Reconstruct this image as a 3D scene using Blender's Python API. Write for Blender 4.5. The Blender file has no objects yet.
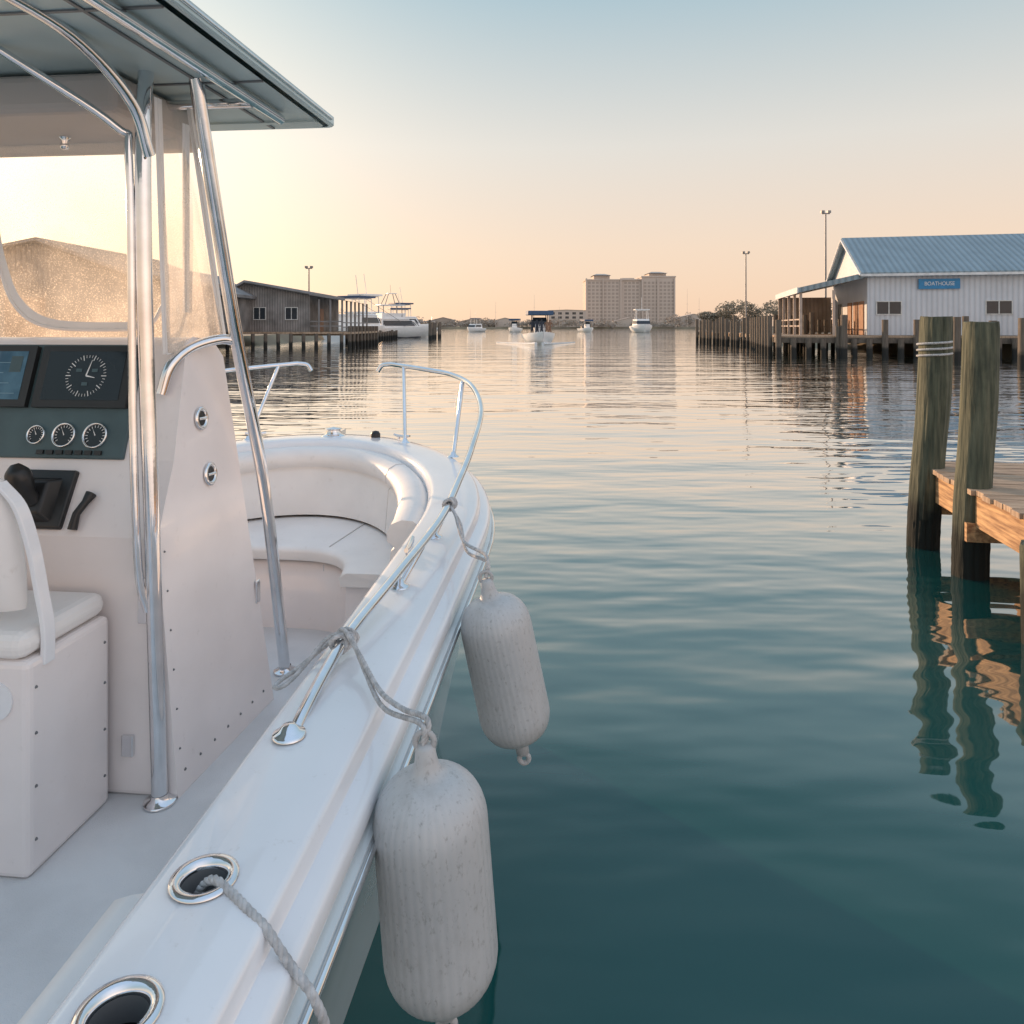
import bpy, bmesh, math, random
from mathutils import Vector, Matrix, geometry, noise
random.seed(7)
scene = bpy.context.scene
COL = scene.collection
R = math.radians

# ------------------------------------------------------------------ materials
def new_mat(name):
    m = bpy.data.materials.new(name); m.use_nodes = True
    nt = m.node_tree
    return m, nt, nt.nodes["Principled BSDF"]

def M(name, col, rough=.5, metal=0, var=.12, scale=3, bump=0, bscale=60, stretch=(1,1,1), col2=None, detail=5, lo=.35, hi=.65, coat=0):
    m, nt, b = new_mat(name)
    tc = nt.nodes.new("ShaderNodeTexCoord"); mp = nt.nodes.new("ShaderNodeMapping")
    mp.inputs["Scale"].default_value = stretch
    nt.links.new(tc.outputs["Object"], mp.inputs[0])
    n = nt.nodes.new("ShaderNodeTexNoise"); n.inputs["Scale"].default_value = scale; n.inputs["Detail"].default_value = detail
    nt.links.new(mp.outputs[0], n.inputs["Vector"])
    r = nt.nodes.new("ShaderNodeValToRGB")
    r.color_ramp.elements[0].position = lo; r.color_ramp.elements[1].position = hi
    c2 = col2 if col2 else tuple(min(1, c*(1+var)) for c in col)
    c1 = col if col2 else tuple(c*(1-var) for c in col)
    r.color_ramp.elements[0].color = (*c1, 1); r.color_ramp.elements[1].color = (*c2, 1)
    nt.links.new(n.outputs["Fac"], r.inputs[0]); nt.links.new(r.outputs[0], b.inputs["Base Color"])
    b.inputs["Roughness"].default_value = rough; b.inputs["Metallic"].default_value = metal
    b.inputs["Coat Weight"].default_value = coat
    if bump:
        n2 = nt.nodes.new("ShaderNodeTexNoise"); n2.inputs["Scale"].default_value = bscale; n2.inputs["Detail"].default_value = 4
        nt.links.new(mp.outputs[0], n2.inputs["Vector"])
        bp = nt.nodes.new("ShaderNodeBump"); bp.inputs["Distance"].default_value = bump; bp.inputs["Strength"].default_value = 1
        nt.links.new(n2.outputs["Fac"], bp.inputs["Height"]); nt.links.new(bp.outputs[0], b.inputs["Normal"])
    return m

def scuff(m, col, scale=55, lo=.62, hi=.72, amt=.6, stretch=(1,1,1)):
    nt=m.node_tree; b=nt.nodes["Principled BSDF"]; src=b.inputs["Base Color"].links[0].from_socket
    tc=nt.nodes.new("ShaderNodeTexCoord"); mp=nt.nodes.new("ShaderNodeMapping"); mp.inputs["Scale"].default_value=stretch
    nt.links.new(tc.outputs["Object"],mp.inputs[0])
    n=nt.nodes.new("ShaderNodeTexNoise"); n.inputs["Scale"].default_value=scale; n.inputs["Detail"].default_value=6; n.inputs["Roughness"].default_value=.7
    nt.links.new(mp.outputs[0],n.inputs["Vector"])
    r=nt.nodes.new("ShaderNodeMapRange"); r.inputs[1].default_value=lo; r.inputs[2].default_value=hi; r.inputs[4].default_value=amt
    nt.links.new(n.outputs["Fac"],r.inputs[0])
    x=nt.nodes.new("ShaderNodeMixRGB"); x.inputs[2].default_value=(*col,1); nt.links.new(r.outputs[0],x.inputs[0]); nt.links.new(src,x.inputs[1])
    nt.links.new(x.outputs[0],b.inputs["Base Color"]); return m

def ribbed(name, col, freq, depth, axes=(1,1,0), rough=.5, metal=0, var=.12, line=0):
    m = M(name, col, rough, metal, var, scale=.7)
    nt = m.node_tree; b = nt.nodes["Principled BSDF"]
    tc = nt.nodes.new("ShaderNodeTexCoord")
    d = nt.nodes.new("ShaderNodeVectorMath"); d.operation = 'DOT_PRODUCT'; d.inputs[1].default_value = axes
    nt.links.new(tc.outputs["Object"], d.inputs[0])
    mu = nt.nodes.new("ShaderNodeMath"); mu.operation = 'MULTIPLY'; mu.inputs[1].default_value = freq
    nt.links.new(d.outputs["Value"], mu.inputs[0])
    s = nt.nodes.new("ShaderNodeMath"); s.operation = 'SINE'; nt.links.new(mu.outputs[0], s.inputs[0])
    p = nt.nodes.new("ShaderNodeMath"); p.operation = 'POWER'; p.inputs[1].default_value = 4
    nt.links.new(s.outputs[0], p.inputs[0])
    bp = nt.nodes.new("ShaderNodeBump"); bp.inputs["Distance"].default_value = depth
    nt.links.new(p.outputs[0], bp.inputs["Height"]); nt.links.new(bp.outputs[0], b.inputs["Normal"])
    if line:
        src=b.inputs["Base Color"].links[0].from_socket
        ml=nt.nodes.new("ShaderNodeMath"); ml.operation='MULTIPLY'; ml.inputs[1].default_value=line; nt.links.new(p.outputs[0],ml.inputs[0])
        x=nt.nodes.new("ShaderNodeMixRGB"); x.inputs[2].default_value=tuple(c*.45 for c in col)+(1,)
        nt.links.new(ml.outputs[0],x.inputs[0]); nt.links.new(src,x.inputs[1]); nt.links.new(x.outputs[0],b.inputs["Base Color"])
    return m

def piling_mat(name, dry1, dry2, wet, zwet=.22):
    m = M(name, dry1, .85, 0, scale=6, stretch=(6,6,.5), col2=dry2, bump=.014, bscale=7, lo=.3, hi=.7, detail=8)
    scuff(m,tuple(c*.35 for c in dry1),3.0,.48,.70,.7,(1,1,.5))
    nt = m.node_tree; b = nt.nodes["Principled BSDF"]
    src = b.inputs["Base Color"].links[0].from_socket
    g = nt.nodes.new("ShaderNodeNewGeometry"); sx = nt.nodes.new("ShaderNodeSeparateXYZ")
    nt.links.new(g.outputs["Position"], sx.inputs[0])
    nz = nt.nodes.new("ShaderNodeTexNoise"); nz.inputs["Scale"].default_value = 7
    nt.links.new(g.outputs["Position"], nz.inputs["Vector"])
    ad = nt.nodes.new("ShaderNodeMath"); ad.operation='MULTIPLY_ADD'; ad.inputs[1].default_value=-.3
    nt.links.new(nz.outputs["Fac"], ad.inputs[0]); nt.links.new(sx.outputs["Z"], ad.inputs[2])
    mr = nt.nodes.new("ShaderNodeMapRange"); mr.inputs[1].default_value = zwet-.1; mr.inputs[2].default_value = zwet+.12
    nt.links.new(ad.outputs[0], mr.inputs[0])
    mx = nt.nodes.new("ShaderNodeMixRGB"); mx.inputs[1].default_value = (*wet, 1)
    nt.links.new(mr.outputs[0], mx.inputs[0]); nt.links.new(src, mx.inputs[2])
    nt.links.new(mx.outputs[0], b.inputs["Base Color"])
    return m

gel   = scuff(M("white_gelcoat", (.80,.81,.83), .15, 0, .04, 2, coat=.5, bump=.0005, bscale=6),(.50,.47,.43),38,.62,.78,.4)
gelin = scuff(M("liner_gelcoat", (.85,.79,.77), .22, 0, .05, 2.5, coat=.4, bump=.0008, bscale=3),(.52,.47,.43),24,.62,.80,.35)
deckm = M("nonskid_deck", (.68,.69,.70), .75, 0, .07, 4, bump=.0015, bscale=260)
vinyl = scuff(M("white_vinyl", (.81,.79,.77), .45, 0, .05, 3, bump=.003, bscale=7),(.52,.46,.40),16,.60,.78,.35)
seam  = M("seam_piping", (.55,.53,.51), .6)
chrome= M("polished_steel", (.78,.79,.81), .09, 1, .08, 9, bump=.0003, bscale=30)
blackp= M("black_plastic", (.018,.019,.02), .38)
greyp = M("grey_plastic", (.16,.165,.17), .4)
dashm = M("dash_panel_grey", (.055,.10,.115), .45, 0, .1, 8)
screenm = M("screen_glass", (.012,.016,.02), .08)
bluesc = M("chart_screen", (.03,.09,.15), .1, 0, scale=12, col2=(.08,.18,.26))
scrline= M("chart_line", (.16,.28,.36), .3)
whitep= M("white_print", (.75,.77,.78), .5)
topm  = M("hardtop_skin", (.50,.62,.64), .35, .1, .07, 2)
topu  = M("hardtop_underside", (.48,.58,.58), .4, .1, .07, 3, bump=.002, bscale=5)
boxm  = M("overhead_box", (.46,.42,.39), .6, 0, .06, 3)
hullm = M("hull_gelcoat", (.66,.72,.74), .18, 0, .05, 2, coat=.5)
ropem = M("rope_fibre", (.48,.48,.48), .9, 0, .22, 60, bump=.0008, bscale=300)
fendm = scuff(scuff(M("fender_vinyl", (.45,.46,.465), .36, 0, scale=5, col2=(.53,.535,.535), detail=4, bump=.0004, bscale=40),(.16,.15,.14),110,.56,.70,.5,(1,1,.6)),(.28,.265,.24),9,.50,.74,.42,(1,1,.6))
fende = M("fender_eye_vinyl", (.44,.44,.44), .5)
glassd= M("window_glass", (.03,.04,.05), .08)
framem= M("window_frame", (.6,.6,.58), .5)
plank = M("dock_plank", (.28,.19,.13), .8, 0, scale=5, stretch=(1,10,1), col2=(.52,.38,.26), bump=.004, bscale=12)
fascm = M("dock_fascia", (.26,.14,.07), .8, 0, scale=3, stretch=(10,1.2,12), col2=(.62,.38,.19), bump=.004, bscale=9)
pilem = piling_mat("weathered_piling", (.044,.055,.038), (.145,.148,.098), (.005,.008,.006), .24)
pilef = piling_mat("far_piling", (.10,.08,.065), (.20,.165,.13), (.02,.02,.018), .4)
greyw = ribbed("grey_board_wall", (.26,.245,.235), 14, .03, (1,1,0), .85, var=.35, line=.5)
tanw  = ribbed("tan_board_wall", (.44,.33,.25), 10, .03, (1,1,0), .8, var=.2, line=.3)
whitew= ribbed("white_metal_siding", (.60,.63,.68), 10, .03, (1,1,0), .45, var=.05, line=.28)
blroof= ribbed("blue_metal_roof", (.24,.31,.35), 8, .06, (0,1,0), .42, .1, .08, line=.4)
grroof= ribbed("grey_metal_roof", (.22,.215,.215), 9, .04, (0,1,0), .6, 0, .2)
brroof= ribbed("brown_roof", (.30,.23,.18), 9, .04, (0,1,0), .7, 0, .2)
trimm = M("white_trim", (.7,.7,.7), .5)
signb = M("sign_blue", (.02,.22,.46), .4)
doorm = M("brown_door", (.32,.17,.10), .6)
postm = M("porch_post_paint", (.46,.37,.31), .6)
polem = M("galvanised_pole", (.25,.25,.25), .5, .4)
landm = M("shore_soil", (.20,.165,.12), .95, 0, scale=.2, col2=(.25,.22,.15))
hotelm= M("hotel_stucco_haze_tint", (.60,.52,.46), .8, 0, .04, .03)  # distance haze put into the base colour, pale and warm
hotelw= M("hotel_window_haze_tint", (.42,.355,.31), .5)  # pane tone lifted towards the wall colour to imitate haze
leafm = M("foliage_haze_tint", (.17,.145,.10), .8, 0, scale=.6, col2=(.29,.24,.17))  # some aerial haze mixed into the leaf colour as warm brown
leaff = M("far_foliage_haze_tint", (.32,.27,.215), .9, 0, scale=.1, col2=(.42,.345,.28))  # far leaves painted lighter and warmer in place of haze
trunkm= M("bark", (.16,.13,.10), .9)
bwhite= M("boat_white", (.86,.85,.84), .3, 0, .04)
bdark = M("boat_dark", (.05,.055,.07), .35)
bnavy = M("navy_canvas", (.04,.08,.16), .6)
bblue = M("blue_canvas", (.05,.10,.19), .6)
shirtA= M("dark_clothes", (.04,.045,.06), .9)
shirtB= M("tan_clothes", (.30,.18,.12), .9)
foamm = M("foam", (.75,.75,.74), .8, 0, .1, 5)

def clear_vinyl(name, haze, tint, spk):
    m = bpy.data.materials.new(name); m.use_nodes = True; nt = m.node_tree; nt.nodes.clear()
    o = nt.nodes.new("ShaderNodeOutputMaterial")
    tr = nt.nodes.new("ShaderNodeBsdfTransparent"); tr.inputs[0].default_value=(.98,.98,.97,1)
    df = nt.nodes.new("ShaderNodeBsdfTranslucent"); df.inputs[0].default_value=(*tint,1)
    d2 = nt.nodes.new("ShaderNodeBsdfDiffuse"); d2.inputs[0].default_value=(*tint,1)
    gl = nt.nodes.new("ShaderNodeBsdfGlossy"); gl.inputs["Roughness"].default_value=.08; gl.inputs[0].default_value=(1,1,1,1)
    mm = nt.nodes.new("ShaderNodeMixShader"); mm.inputs[0].default_value=.22
    nt.links.new(df.outputs[0], mm.inputs[1]); nt.links.new(d2.outputs[0], mm.inputs[2])
    tc = nt.nodes.new("ShaderNodeTexCoord")
    n = nt.nodes.new("ShaderNodeTexNoise"); n.inputs["Scale"].default_value=170; n.inputs["Detail"].default_value=3
    nt.links.new(tc.outputs["Object"], n.inputs["Vector"])
    n2 = nt.nodes.new("ShaderNodeTexNoise"); n2.inputs["Scale"].default_value=4; n2.inputs["Detail"].default_value=4
    nt.links.new(tc.outputs["Object"], n2.inputs["Vector"])
    sp = nt.nodes.new("ShaderNodeSeparateXYZ"); nt.links.new(tc.outputs["Object"], sp.inputs[0])
    low = nt.nodes.new("ShaderNodeMapRange"); low.inputs[1].default_value=2.5; low.inputs[2].default_value=2.0; low.inputs[3].default_value=.16; low.inputs[4].default_value=1.0
    nt.links.new(sp.outputs["Z"], low.inputs[0])
    r = nt.nodes.new("ShaderNodeMapRange"); r.inputs[1].default_value=.52; r.inputs[2].default_value=.70; r.inputs[3].default_value=0; r.inputs[4].default_value=spk
    nt.links.new(n.outputs["Fac"], r.inputs[0])
    ml = nt.nodes.new("ShaderNodeMath"); ml.operation='MULTIPLY'; nt.links.new(r.outputs[0], ml.inputs[0]); nt.links.new(low.outputs[0], ml.inputs[1])
    r2 = nt.nodes.new("ShaderNodeMapRange"); r2.inputs[1].default_value=.3; r2.inputs[2].default_value=.7; r2.inputs[3].default_value=haze*.4; r2.inputs[4].default_value=haze*1.6
    nt.links.new(n2.outputs["Fac"], r2.inputs[0])
    ml2 = nt.nodes.new("ShaderNodeMath"); ml2.operation='MULTIPLY'; nt.links.new(r2.outputs[0], ml2.inputs[0]); nt.links.new(low.outputs[0], ml2.inputs[1])
    ad = nt.nodes.new("ShaderNodeMath"); ad.operation='ADD'; ad.use_clamp=True
    nt.links.new(ml.outputs[0], ad.inputs[0]); nt.links.new(ml2.outputs[0], ad.inputs[1])
    m1 = nt.nodes.new("ShaderNodeMixShader"); nt.links.new(ad.outputs[0], m1.inputs[0])
    nt.links.new(tr.outputs[0], m1.inputs[1]); nt.links.new(mm.outputs[0], m1.inputs[2])
    fr = nt.nodes.new("ShaderNodeFresnel"); fr.inputs[0].default_value=1.3
    m2 = nt.nodes.new("ShaderNodeMixShader"); nt.links.new(fr.outputs[0], m2.inputs[0])
    nt.links.new(m1.outputs[0], m2.inputs[1]); nt.links.new(gl.outputs[0], m2.inputs[2])
    nt.links.new(m2.outputs[0], o.inputs[0])
    return m
clearm = clear_vinyl("clear_vinyl_front", .44, (1.0,.84,.66), .52)
clears = clear_vinyl("clear_vinyl_side", .55, (.94,.88,.82), .30)

# ------------------------------------------------------------------ mesh builder
class MB:
    def __init__(s): s.v=[]; s.f=[]; s.m=[]; s.s=[]
    def add(self, vs, fs, mi=0, sm=False):
        o=len(self.v); self.v += [tuple(v) for v in vs]
        for f in fs: self.f.append([i+o for i in f]); self.m.append(mi); self.s.append(sm)
    def box(s, c, d, rz=0, mi=0, rx=0, ry=0):
        hx,hy,hz=d[0]/2,d[1]/2,d[2]/2
        mt = Matrix.Translation(c) @ Matrix.Rotation(rz,4,'Z') @ Matrix.Rotation(ry,4,'Y') @ Matrix.Rotation(rx,4,'X')
        vs=[mt@Vector((x*hx,y*hy,z*hz)) for x,y,z in ((-1,-1,-1),(1,-1,-1),(1,1,-1),(-1,1,-1),(-1,-1,1),(1,-1,1),(1,1,1),(-1,1,1))]
        s.add(vs,[(0,3,2,1),(4,5,6,7),(0,1,5,4),(1,2,6,5),(2,3,7,6),(3,0,4,7)],mi)
    def poly(s, pts, mi=0, sm=False): s.add(pts,[list(range(len(pts)))],mi,sm)
    def tube(s, pts, r, n=10, mi=0, cap=True):
        pts=[Vector(p) for p in pts]; k=len(pts)
        rr = r if isinstance(r,(list,tuple)) else [r]*k
        t0=(pts[1]-pts[0]).normalized()
        up=Vector((0,0,1)) if abs(t0.z)<.9 else Vector((1,0,0))
        a=t0.cross(up).normalized(); vs=[]; fs=[]
        for i,p in enumerate(pts):
            t=((pts[min(i+1,k-1)]-pts[max(i-1,0)])).normalized()
            a=(a-t*a.dot(t)).normalized(); b=t.cross(a)
            for j in range(n):
                an=2*math.pi*j/n; vs.append(p+(a*math.cos(an)+b*math.sin(an))*rr[i])
        for i in range(k-1):
            for j in range(n):
                fs.append((i*n+j,i*n+(j+1)%n,(i+1)*n+(j+1)%n,(i+1)*n+j))
        s.add(vs,fs,mi,True)
        if cap:
            s.add(vs[:n],[list(range(n))[::-1]],mi); s.add(vs[-n:],[list(range(n))],mi)
    def cyl(s,p0,p1,r0,r1=None,n=16,mi=0):
        s.tube([p0,p1],[r0,r0 if r1 is None else r1],n,mi)
    def lathe(s, prof, o, axis=(0,0,1), n=32, mi=0, sm=True, rib=0, ribn=0):
        ax=Vector(axis).normalized(); up=Vector((1,0,0)) if abs(ax.x)<.9 else Vector((0,1,0))
        a=ax.cross(up).normalized(); b=ax.cross(a); vs=[]; fs=[]; o=Vector(o)
        for r,z in prof:
            for j in range(n):
                an=2*math.pi*j/n; q=r*(1+rib*(abs(math.cos(ribn*an/2))-.5)) if rib else r
                vs.append(o+ax*z+(a*math.cos(an)+b*math.sin(an))*q)
        for i in range(len(prof)-1):
            for j in range(n): fs.append((i*n+j,i*n+(j+1)%n,(i+1)*n+(j+1)%n,(i+1)*n+j))
        s.add(vs,fs,mi,sm)
    def strip(s, A, B, mi=0, sm=True, skip=None, closed=False):
        n=len(A); vs=list(A)+list(B); fs=[]
        for i in range(n if closed else n-1):
            if skip and skip(i): continue
            j=(i+1)%n; fs.append((i,j,n+j,n+i))
        s.add(vs,fs,mi,sm)
    def rings(s, rs, mi=0, sm=True, closed=False, skip=None):
        n=len(rs[0]); vs=[p for r in rs for p in r]; fs=[]
        for k in range(len(rs)-1):
            for i in range(n if closed else n-1):
                if skip and skip(k,i): continue
                j=(i+1)%n; fs.append((k*n+i,k*n+j,(k+1)*n+j,(k+1)*n+i))
        s.add(vs,fs,mi,sm)
    def obj(s, name, mats, parent=None, label=None, cat=None, group=None, kind=None, bevel=0, recalc=True, weld=False, sharp=None):
        me=bpy.data.meshes.new(name); me.from_pydata(s.v,[],s.f)
        for m in (mats if isinstance(mats,(list,tuple)) else [mats]): me.materials.append(m)
        for p,mi,sm in zip(me.polygons,s.m,s.s): p.material_index=mi; p.use_smooth=sm
        if recalc or weld:
            bm=bmesh.new(); bm.from_mesh(me)
            if weld: bmesh.ops.remove_doubles(bm,verts=bm.verts,dist=.0004)
            bmesh.ops.recalc_face_normals(bm,faces=bm.faces); bm.to_mesh(me); bm.free()
        if sharp:
            me.set_sharp_from_angle(angle=R(sharp))
        ob=bpy.data.objects.new(name,me); COL.objects.link(ob)
        if parent: ob.parent=parent
        tag(ob,label,cat,group,kind)
        if bevel:
            md=ob.modifiers.new("edge","BEVEL"); md.width=bevel; md.segments=3; md.limit_method='ANGLE'; md.angle_limit=R(35)
            md.harden_normals=False
        return ob

def tag(ob,label=None,cat=None,group=None,kind=None):
    if label: ob["label"]=label
    if cat: ob["category"]=cat
    if group: ob["group"]=group
    if kind: ob["kind"]=kind

def root(name, loc, rz=0, label=None, cat=None, group=None):
    e=bpy.data.objects.new(name,None); COL.objects.link(e); e.empty_display_size=.3
    e.location=loc; e.rotation_euler=(0,0,rz); tag(e,label,cat,group); return e

def dup(o, loc=None, rz=None, parent=None):
    c=o.copy(); COL.objects.link(c)
    if loc is not None: c.location=loc
    if rz is not None: c.rotation_euler=(c.rotation_euler[0],c.rotation_euler[1],rz)
    if parent is not None: c.parent=parent
    for ch in o.children: dup(ch,parent=c)
    return c

def cat_path(P, n=8):
    P=[Vector(p) for p in P]; Q=[P[0]*2-P[1]]+P+[P[-1]*2-P[-2]]; out=[]
    for i in range(1,len(Q)-2):
        p0,p1,p2,p3=Q[i-1:i+3]
        for k in range(n):
            t=k/n
            out.append(.5*((2*p1)+(p2-p0)*t+(2*p0-5*p1+4*p2-p3)*t*t+(3*p1-p0-3*p2+p3)*t**3))
    out.append(P[-1]); return out

def rope(mb, P, r, n=14, pitch=2.4, mi=0):
    path=cat_path(P,n)
    L=[0]
    for a,b in zip(path,path[1:]): L.append(L[-1]+(b-a).length)
    tot=L[-1]; step=r*.45; m=max(6,int(tot/step)); pts=[]; j=0
    for i in range(m+1):
        d=tot*i/m
        while j<len(L)-2 and L[j+1]<d: j+=1
        t=(d-L[j])/max(1e-9,L[j+1]-L[j]); pts.append(path[j].lerp(path[j+1],t))
    t0=(pts[1]-pts[0]).normalized(); a=t0.orthogonal().normalized(); st=[[],[],[]]
    for i,p in enumerate(pts):
        t=(pts[min(i+1,m)]-pts[max(i-1,0)]).normalized(); a=(a-t*a.dot(t)).normalized(); b=t.cross(a)
        for k in range(3):
            an=2*math.pi*(k/3+(tot*i/m)/(r*2*pitch)); st[k].append(p+(a*math.cos(an)+b*math.sin(an))*r*.36)
    for k in range(3): mb.tube(st[k],r*.62,6,mi)

# ------------------------------------------------------------------ camera
H=1.9
cam=bpy.data.cameras.new("camera"); co=bpy.data.objects.new("camera",cam); COL.objects.link(co)
co.location=(0,0,H); co.rotation_euler=(R(90),0,0); cam.sensor_width=36; cam.lens=26.37; cam.shift_y=-.1816
cam.clip_start=.05; cam.clip_end=20000; scene.camera=co

# ------------------------------------------------------------------ light
SAZ=42; SEL=8
S=Vector((-math.sin(R(SAZ))*math.cos(R(SEL)), math.cos(R(SAZ))*math.cos(R(SEL)), math.sin(R(SEL))))
w=bpy.data.worlds.new("World"); scene.world=w; w.use_nodes=True; nt=w.node_tree; nt.nodes.clear()
out=nt.nodes.new("ShaderNodeOutputWorld"); sky=nt.nodes.new("ShaderNodeTexSky"); sky.sky_type='NISHITA'; sky.sun_disc=False
sky.sun_elevation=R(SEL); sky.sun_rotation=R(360-SAZ); sky.dust_density=1.0; sky.air_density=1.0
bg1=nt.nodes.new("ShaderNodeBackground"); bg1.inputs[1].default_value=.014; nt.links.new(sky.outputs[0],bg1.inputs[0])
tc=nt.nodes.new("ShaderNodeTexCoord"); sx=nt.nodes.new("ShaderNodeSeparateXYZ"); nt.links.new(tc.outputs["Generated"],sx.inputs[0])
rp=nt.nodes.new("ShaderNodeValToRGB"); cr=rp.color_ramp
cr.elements[0].position=0; cr.elements[0].color=(.88,.61,.44,1)
cr.elements[1].position=1; cr.elements[1].color=(.50,.66,.88,1)
for p,c in ((.10,(.87,.67,.52)),(.23,(.74,.70,.64)),(.40,(.41,.54,.60)),(.60,(.45,.61,.76))):
    e=cr.elements.new(p); e.color=(*c,1)
nt.links.new(sx.outputs["Z"],rp.inputs[0])
bg2=nt.nodes.new("ShaderNodeBackground"); bg2.inputs[1].default_value=1.0; nt.links.new(rp.outputs[0],bg2.inputs[0])
def lobe(direction, power, col, k=1):
    dt=nt.nodes.new("ShaderNodeVectorMath"); dt.operation='DOT_PRODUCT'; dt.inputs[1].default_value=direction
    nt.links.new(tc.outputs["Generated"],dt.inputs[0])
    mx0=nt.nodes.new("ShaderNodeMath"); mx0.operation='MAXIMUM'; mx0.inputs[1].default_value=0; nt.links.new(dt.outputs["Value"],mx0.inputs[0])
    pw=nt.nodes.new("ShaderNodeMath"); pw.operation='POWER'; pw.inputs[1].default_value=power; nt.links.new(mx0.outputs[0],pw.inputs[0])
    b=nt.nodes.new("ShaderNodeBackground"); b.inputs[0].default_value=(*col,1)
    ml=nt.nodes.new("ShaderNodeMath"); ml.operation='MULTIPLY'; ml.inputs[1].default_value=k; nt.links.new(pw.outputs[0],ml.inputs[0])
    nt.links.new(ml.outputs[0],b.inputs[1]); return b
def addsh(a,b):
    x=nt.nodes.new("ShaderNodeAddShader"); nt.links.new(a.outputs[0],x.inputs[0]); nt.links.new(b.outputs[0],x.inputs[1]); return x
glow=lobe(S,11,(.72,.56,.36))
fill_lobe=lobe(Vector((.70,-.68,.14)).normalized(),3.0,(1.0,.70,.62),.62)  # added warm fill lobe in the unseen sky, brightens camera-facing surfaces
sh=addsh(addsh(addsh(bg1,bg2),glow),fill_lobe); nt.links.new(sh.outputs[0],out.inputs[0])
sl=bpy.data.lights.new("sun","SUN"); sl.energy=5.0; sl.angle=R(.6); sl.color=(1,.64,.38)
so=bpy.data.objects.new("sun",sl); COL.objects.link(so); so.rotation_euler=S.to_track_quat('Z','Y').to_euler()
scene.view_settings.view_transform='Standard'; scene.view_settings.look='None'; scene.view_settings.exposure=0

# ------------------------------------------------------------------ water
mb=MB(); mb.add([(-6000,-200,0),(6000,-200,0),(6000,9000,0),(-6000,9000,0)],[(0,1,2,3)])
wm=bpy.data.materials.new("harbour_water"); wm.use_nodes=True; wn=wm.node_tree; wn.nodes.clear()
g=wn.nodes.new("ShaderNodeNewGeometry")
def wnoise(scale,stretch,detail,amp,rot=0):
    mp=wn.nodes.new("ShaderNodeMapping"); mp.inputs["Scale"].default_value=stretch; mp.inputs["Rotation"].default_value=(0,0,rot)
    wn.links.new(g.outputs["Position"],mp.inputs[0])
    n=wn.nodes.new("ShaderNodeTexNoise"); n.inputs["Scale"].default_value=scale; n.inputs["Detail"].default_value=detail; n.inputs["Roughness"].default_value=.4
    wn.links.new(mp.outputs[0],n.inputs["Vector"])
    mu=wn.nodes.new("ShaderNodeMath"); mu.operation='MULTIPLY'; mu.inputs[1].default_value=amp; wn.links.new(n.outputs["Fac"],mu.inputs[0]); return mu
a1=wnoise(1.1,(.6,1.8,1),2,.031,.12); a2=wnoise(3.2,(.7,1.6,1),1,.0055,-.25); a3=wnoise(.28,(.5,1.6,1),1,.070,.05)
s1=wn.nodes.new("ShaderNodeMath"); s1.operation='ADD'; wn.links.new(a1.outputs[0],s1.inputs[0]); wn.links.new(a2.outputs[0],s1.inputs[1])
s2=wn.nodes.new("ShaderNodeMath"); s2.operation='ADD'; wn.links.new(s1.outputs[0],s2.inputs[0]); wn.links.new(a3.outputs[0],s2.inputs[1])
pt=wnoise(.045,(.5,1.3,1),2,1.0,.3)
pr_=wn.nodes.new("ShaderNodeMapRange"); pr_.inputs[1].default_value=.35; pr_.inputs[2].default_value=.65; pr_.inputs[3].default_value=.80; pr_.inputs[4].default_value=1.1
wn.links.new(pt.outputs[0],pr_.inputs[0])
s3=wn.nodes.new("ShaderNodeMath"); s3.operation='MULTIPLY'; wn.links.new(s2.outputs[0],s3.inputs[0]); wn.links.new(pr_.outputs[0],s3.inputs[1])
bp=wn.nodes.new("ShaderNodeBump"); bp.inputs["Strength"].default_value=1; bp.inputs["Distance"].default_value=1
wn.links.new(s3.outputs[0],bp.inputs["Height"])
wd=wn.nodes.new("ShaderNodeBsdfDiffuse"); wd.inputs[0].default_value=(.007,.068,.065,1)
wg=wn.nodes.new("ShaderNodeBsdfGlossy"); wg.inputs[0].default_value=(1,1,1,1); wg.inputs["Roughness"].default_value=.03
wf=wn.nodes.new("ShaderNodeFresnel"); wf.inputs[0].default_value=1.333
wr=wn.nodes.new("ShaderNodeValToRGB"); c_=wr.color_ramp
c_.elements[0].position=.018; c_.elements[0].color=(.02,.02,.02,1); c_.elements[1].position=1; c_.elements[1].color=(1,1,1,1)
for p,v in ((.045,.065),(.08,.23),(.17,.49),(.36,.82),(.63,.97)):
    e=c_.elements.new(p); e.color=(v,v,v,1)
wx=wn.nodes.new("ShaderNodeMixShader"); wo=wn.nodes.new("ShaderNodeOutputMaterial")
wn.links.new(bp.outputs[0],wg.inputs["Normal"]); wn.links.new(bp.outputs[0],wf.inputs["Normal"])
wn.links.new(wf.outputs[0],wr.inputs[0]); wn.links.new(wr.outputs[0],wx.inputs[0]); wn.links.new(wd.outputs[0],wx.inputs[1]); wn.links.new(wg.outputs[0],wx.inputs[2]); wn.links.new(wx.outputs[0],wo.inputs[0])
mb.obj("water",wm,kind="structure",label="calm teal harbour water with soft ripples")

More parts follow.
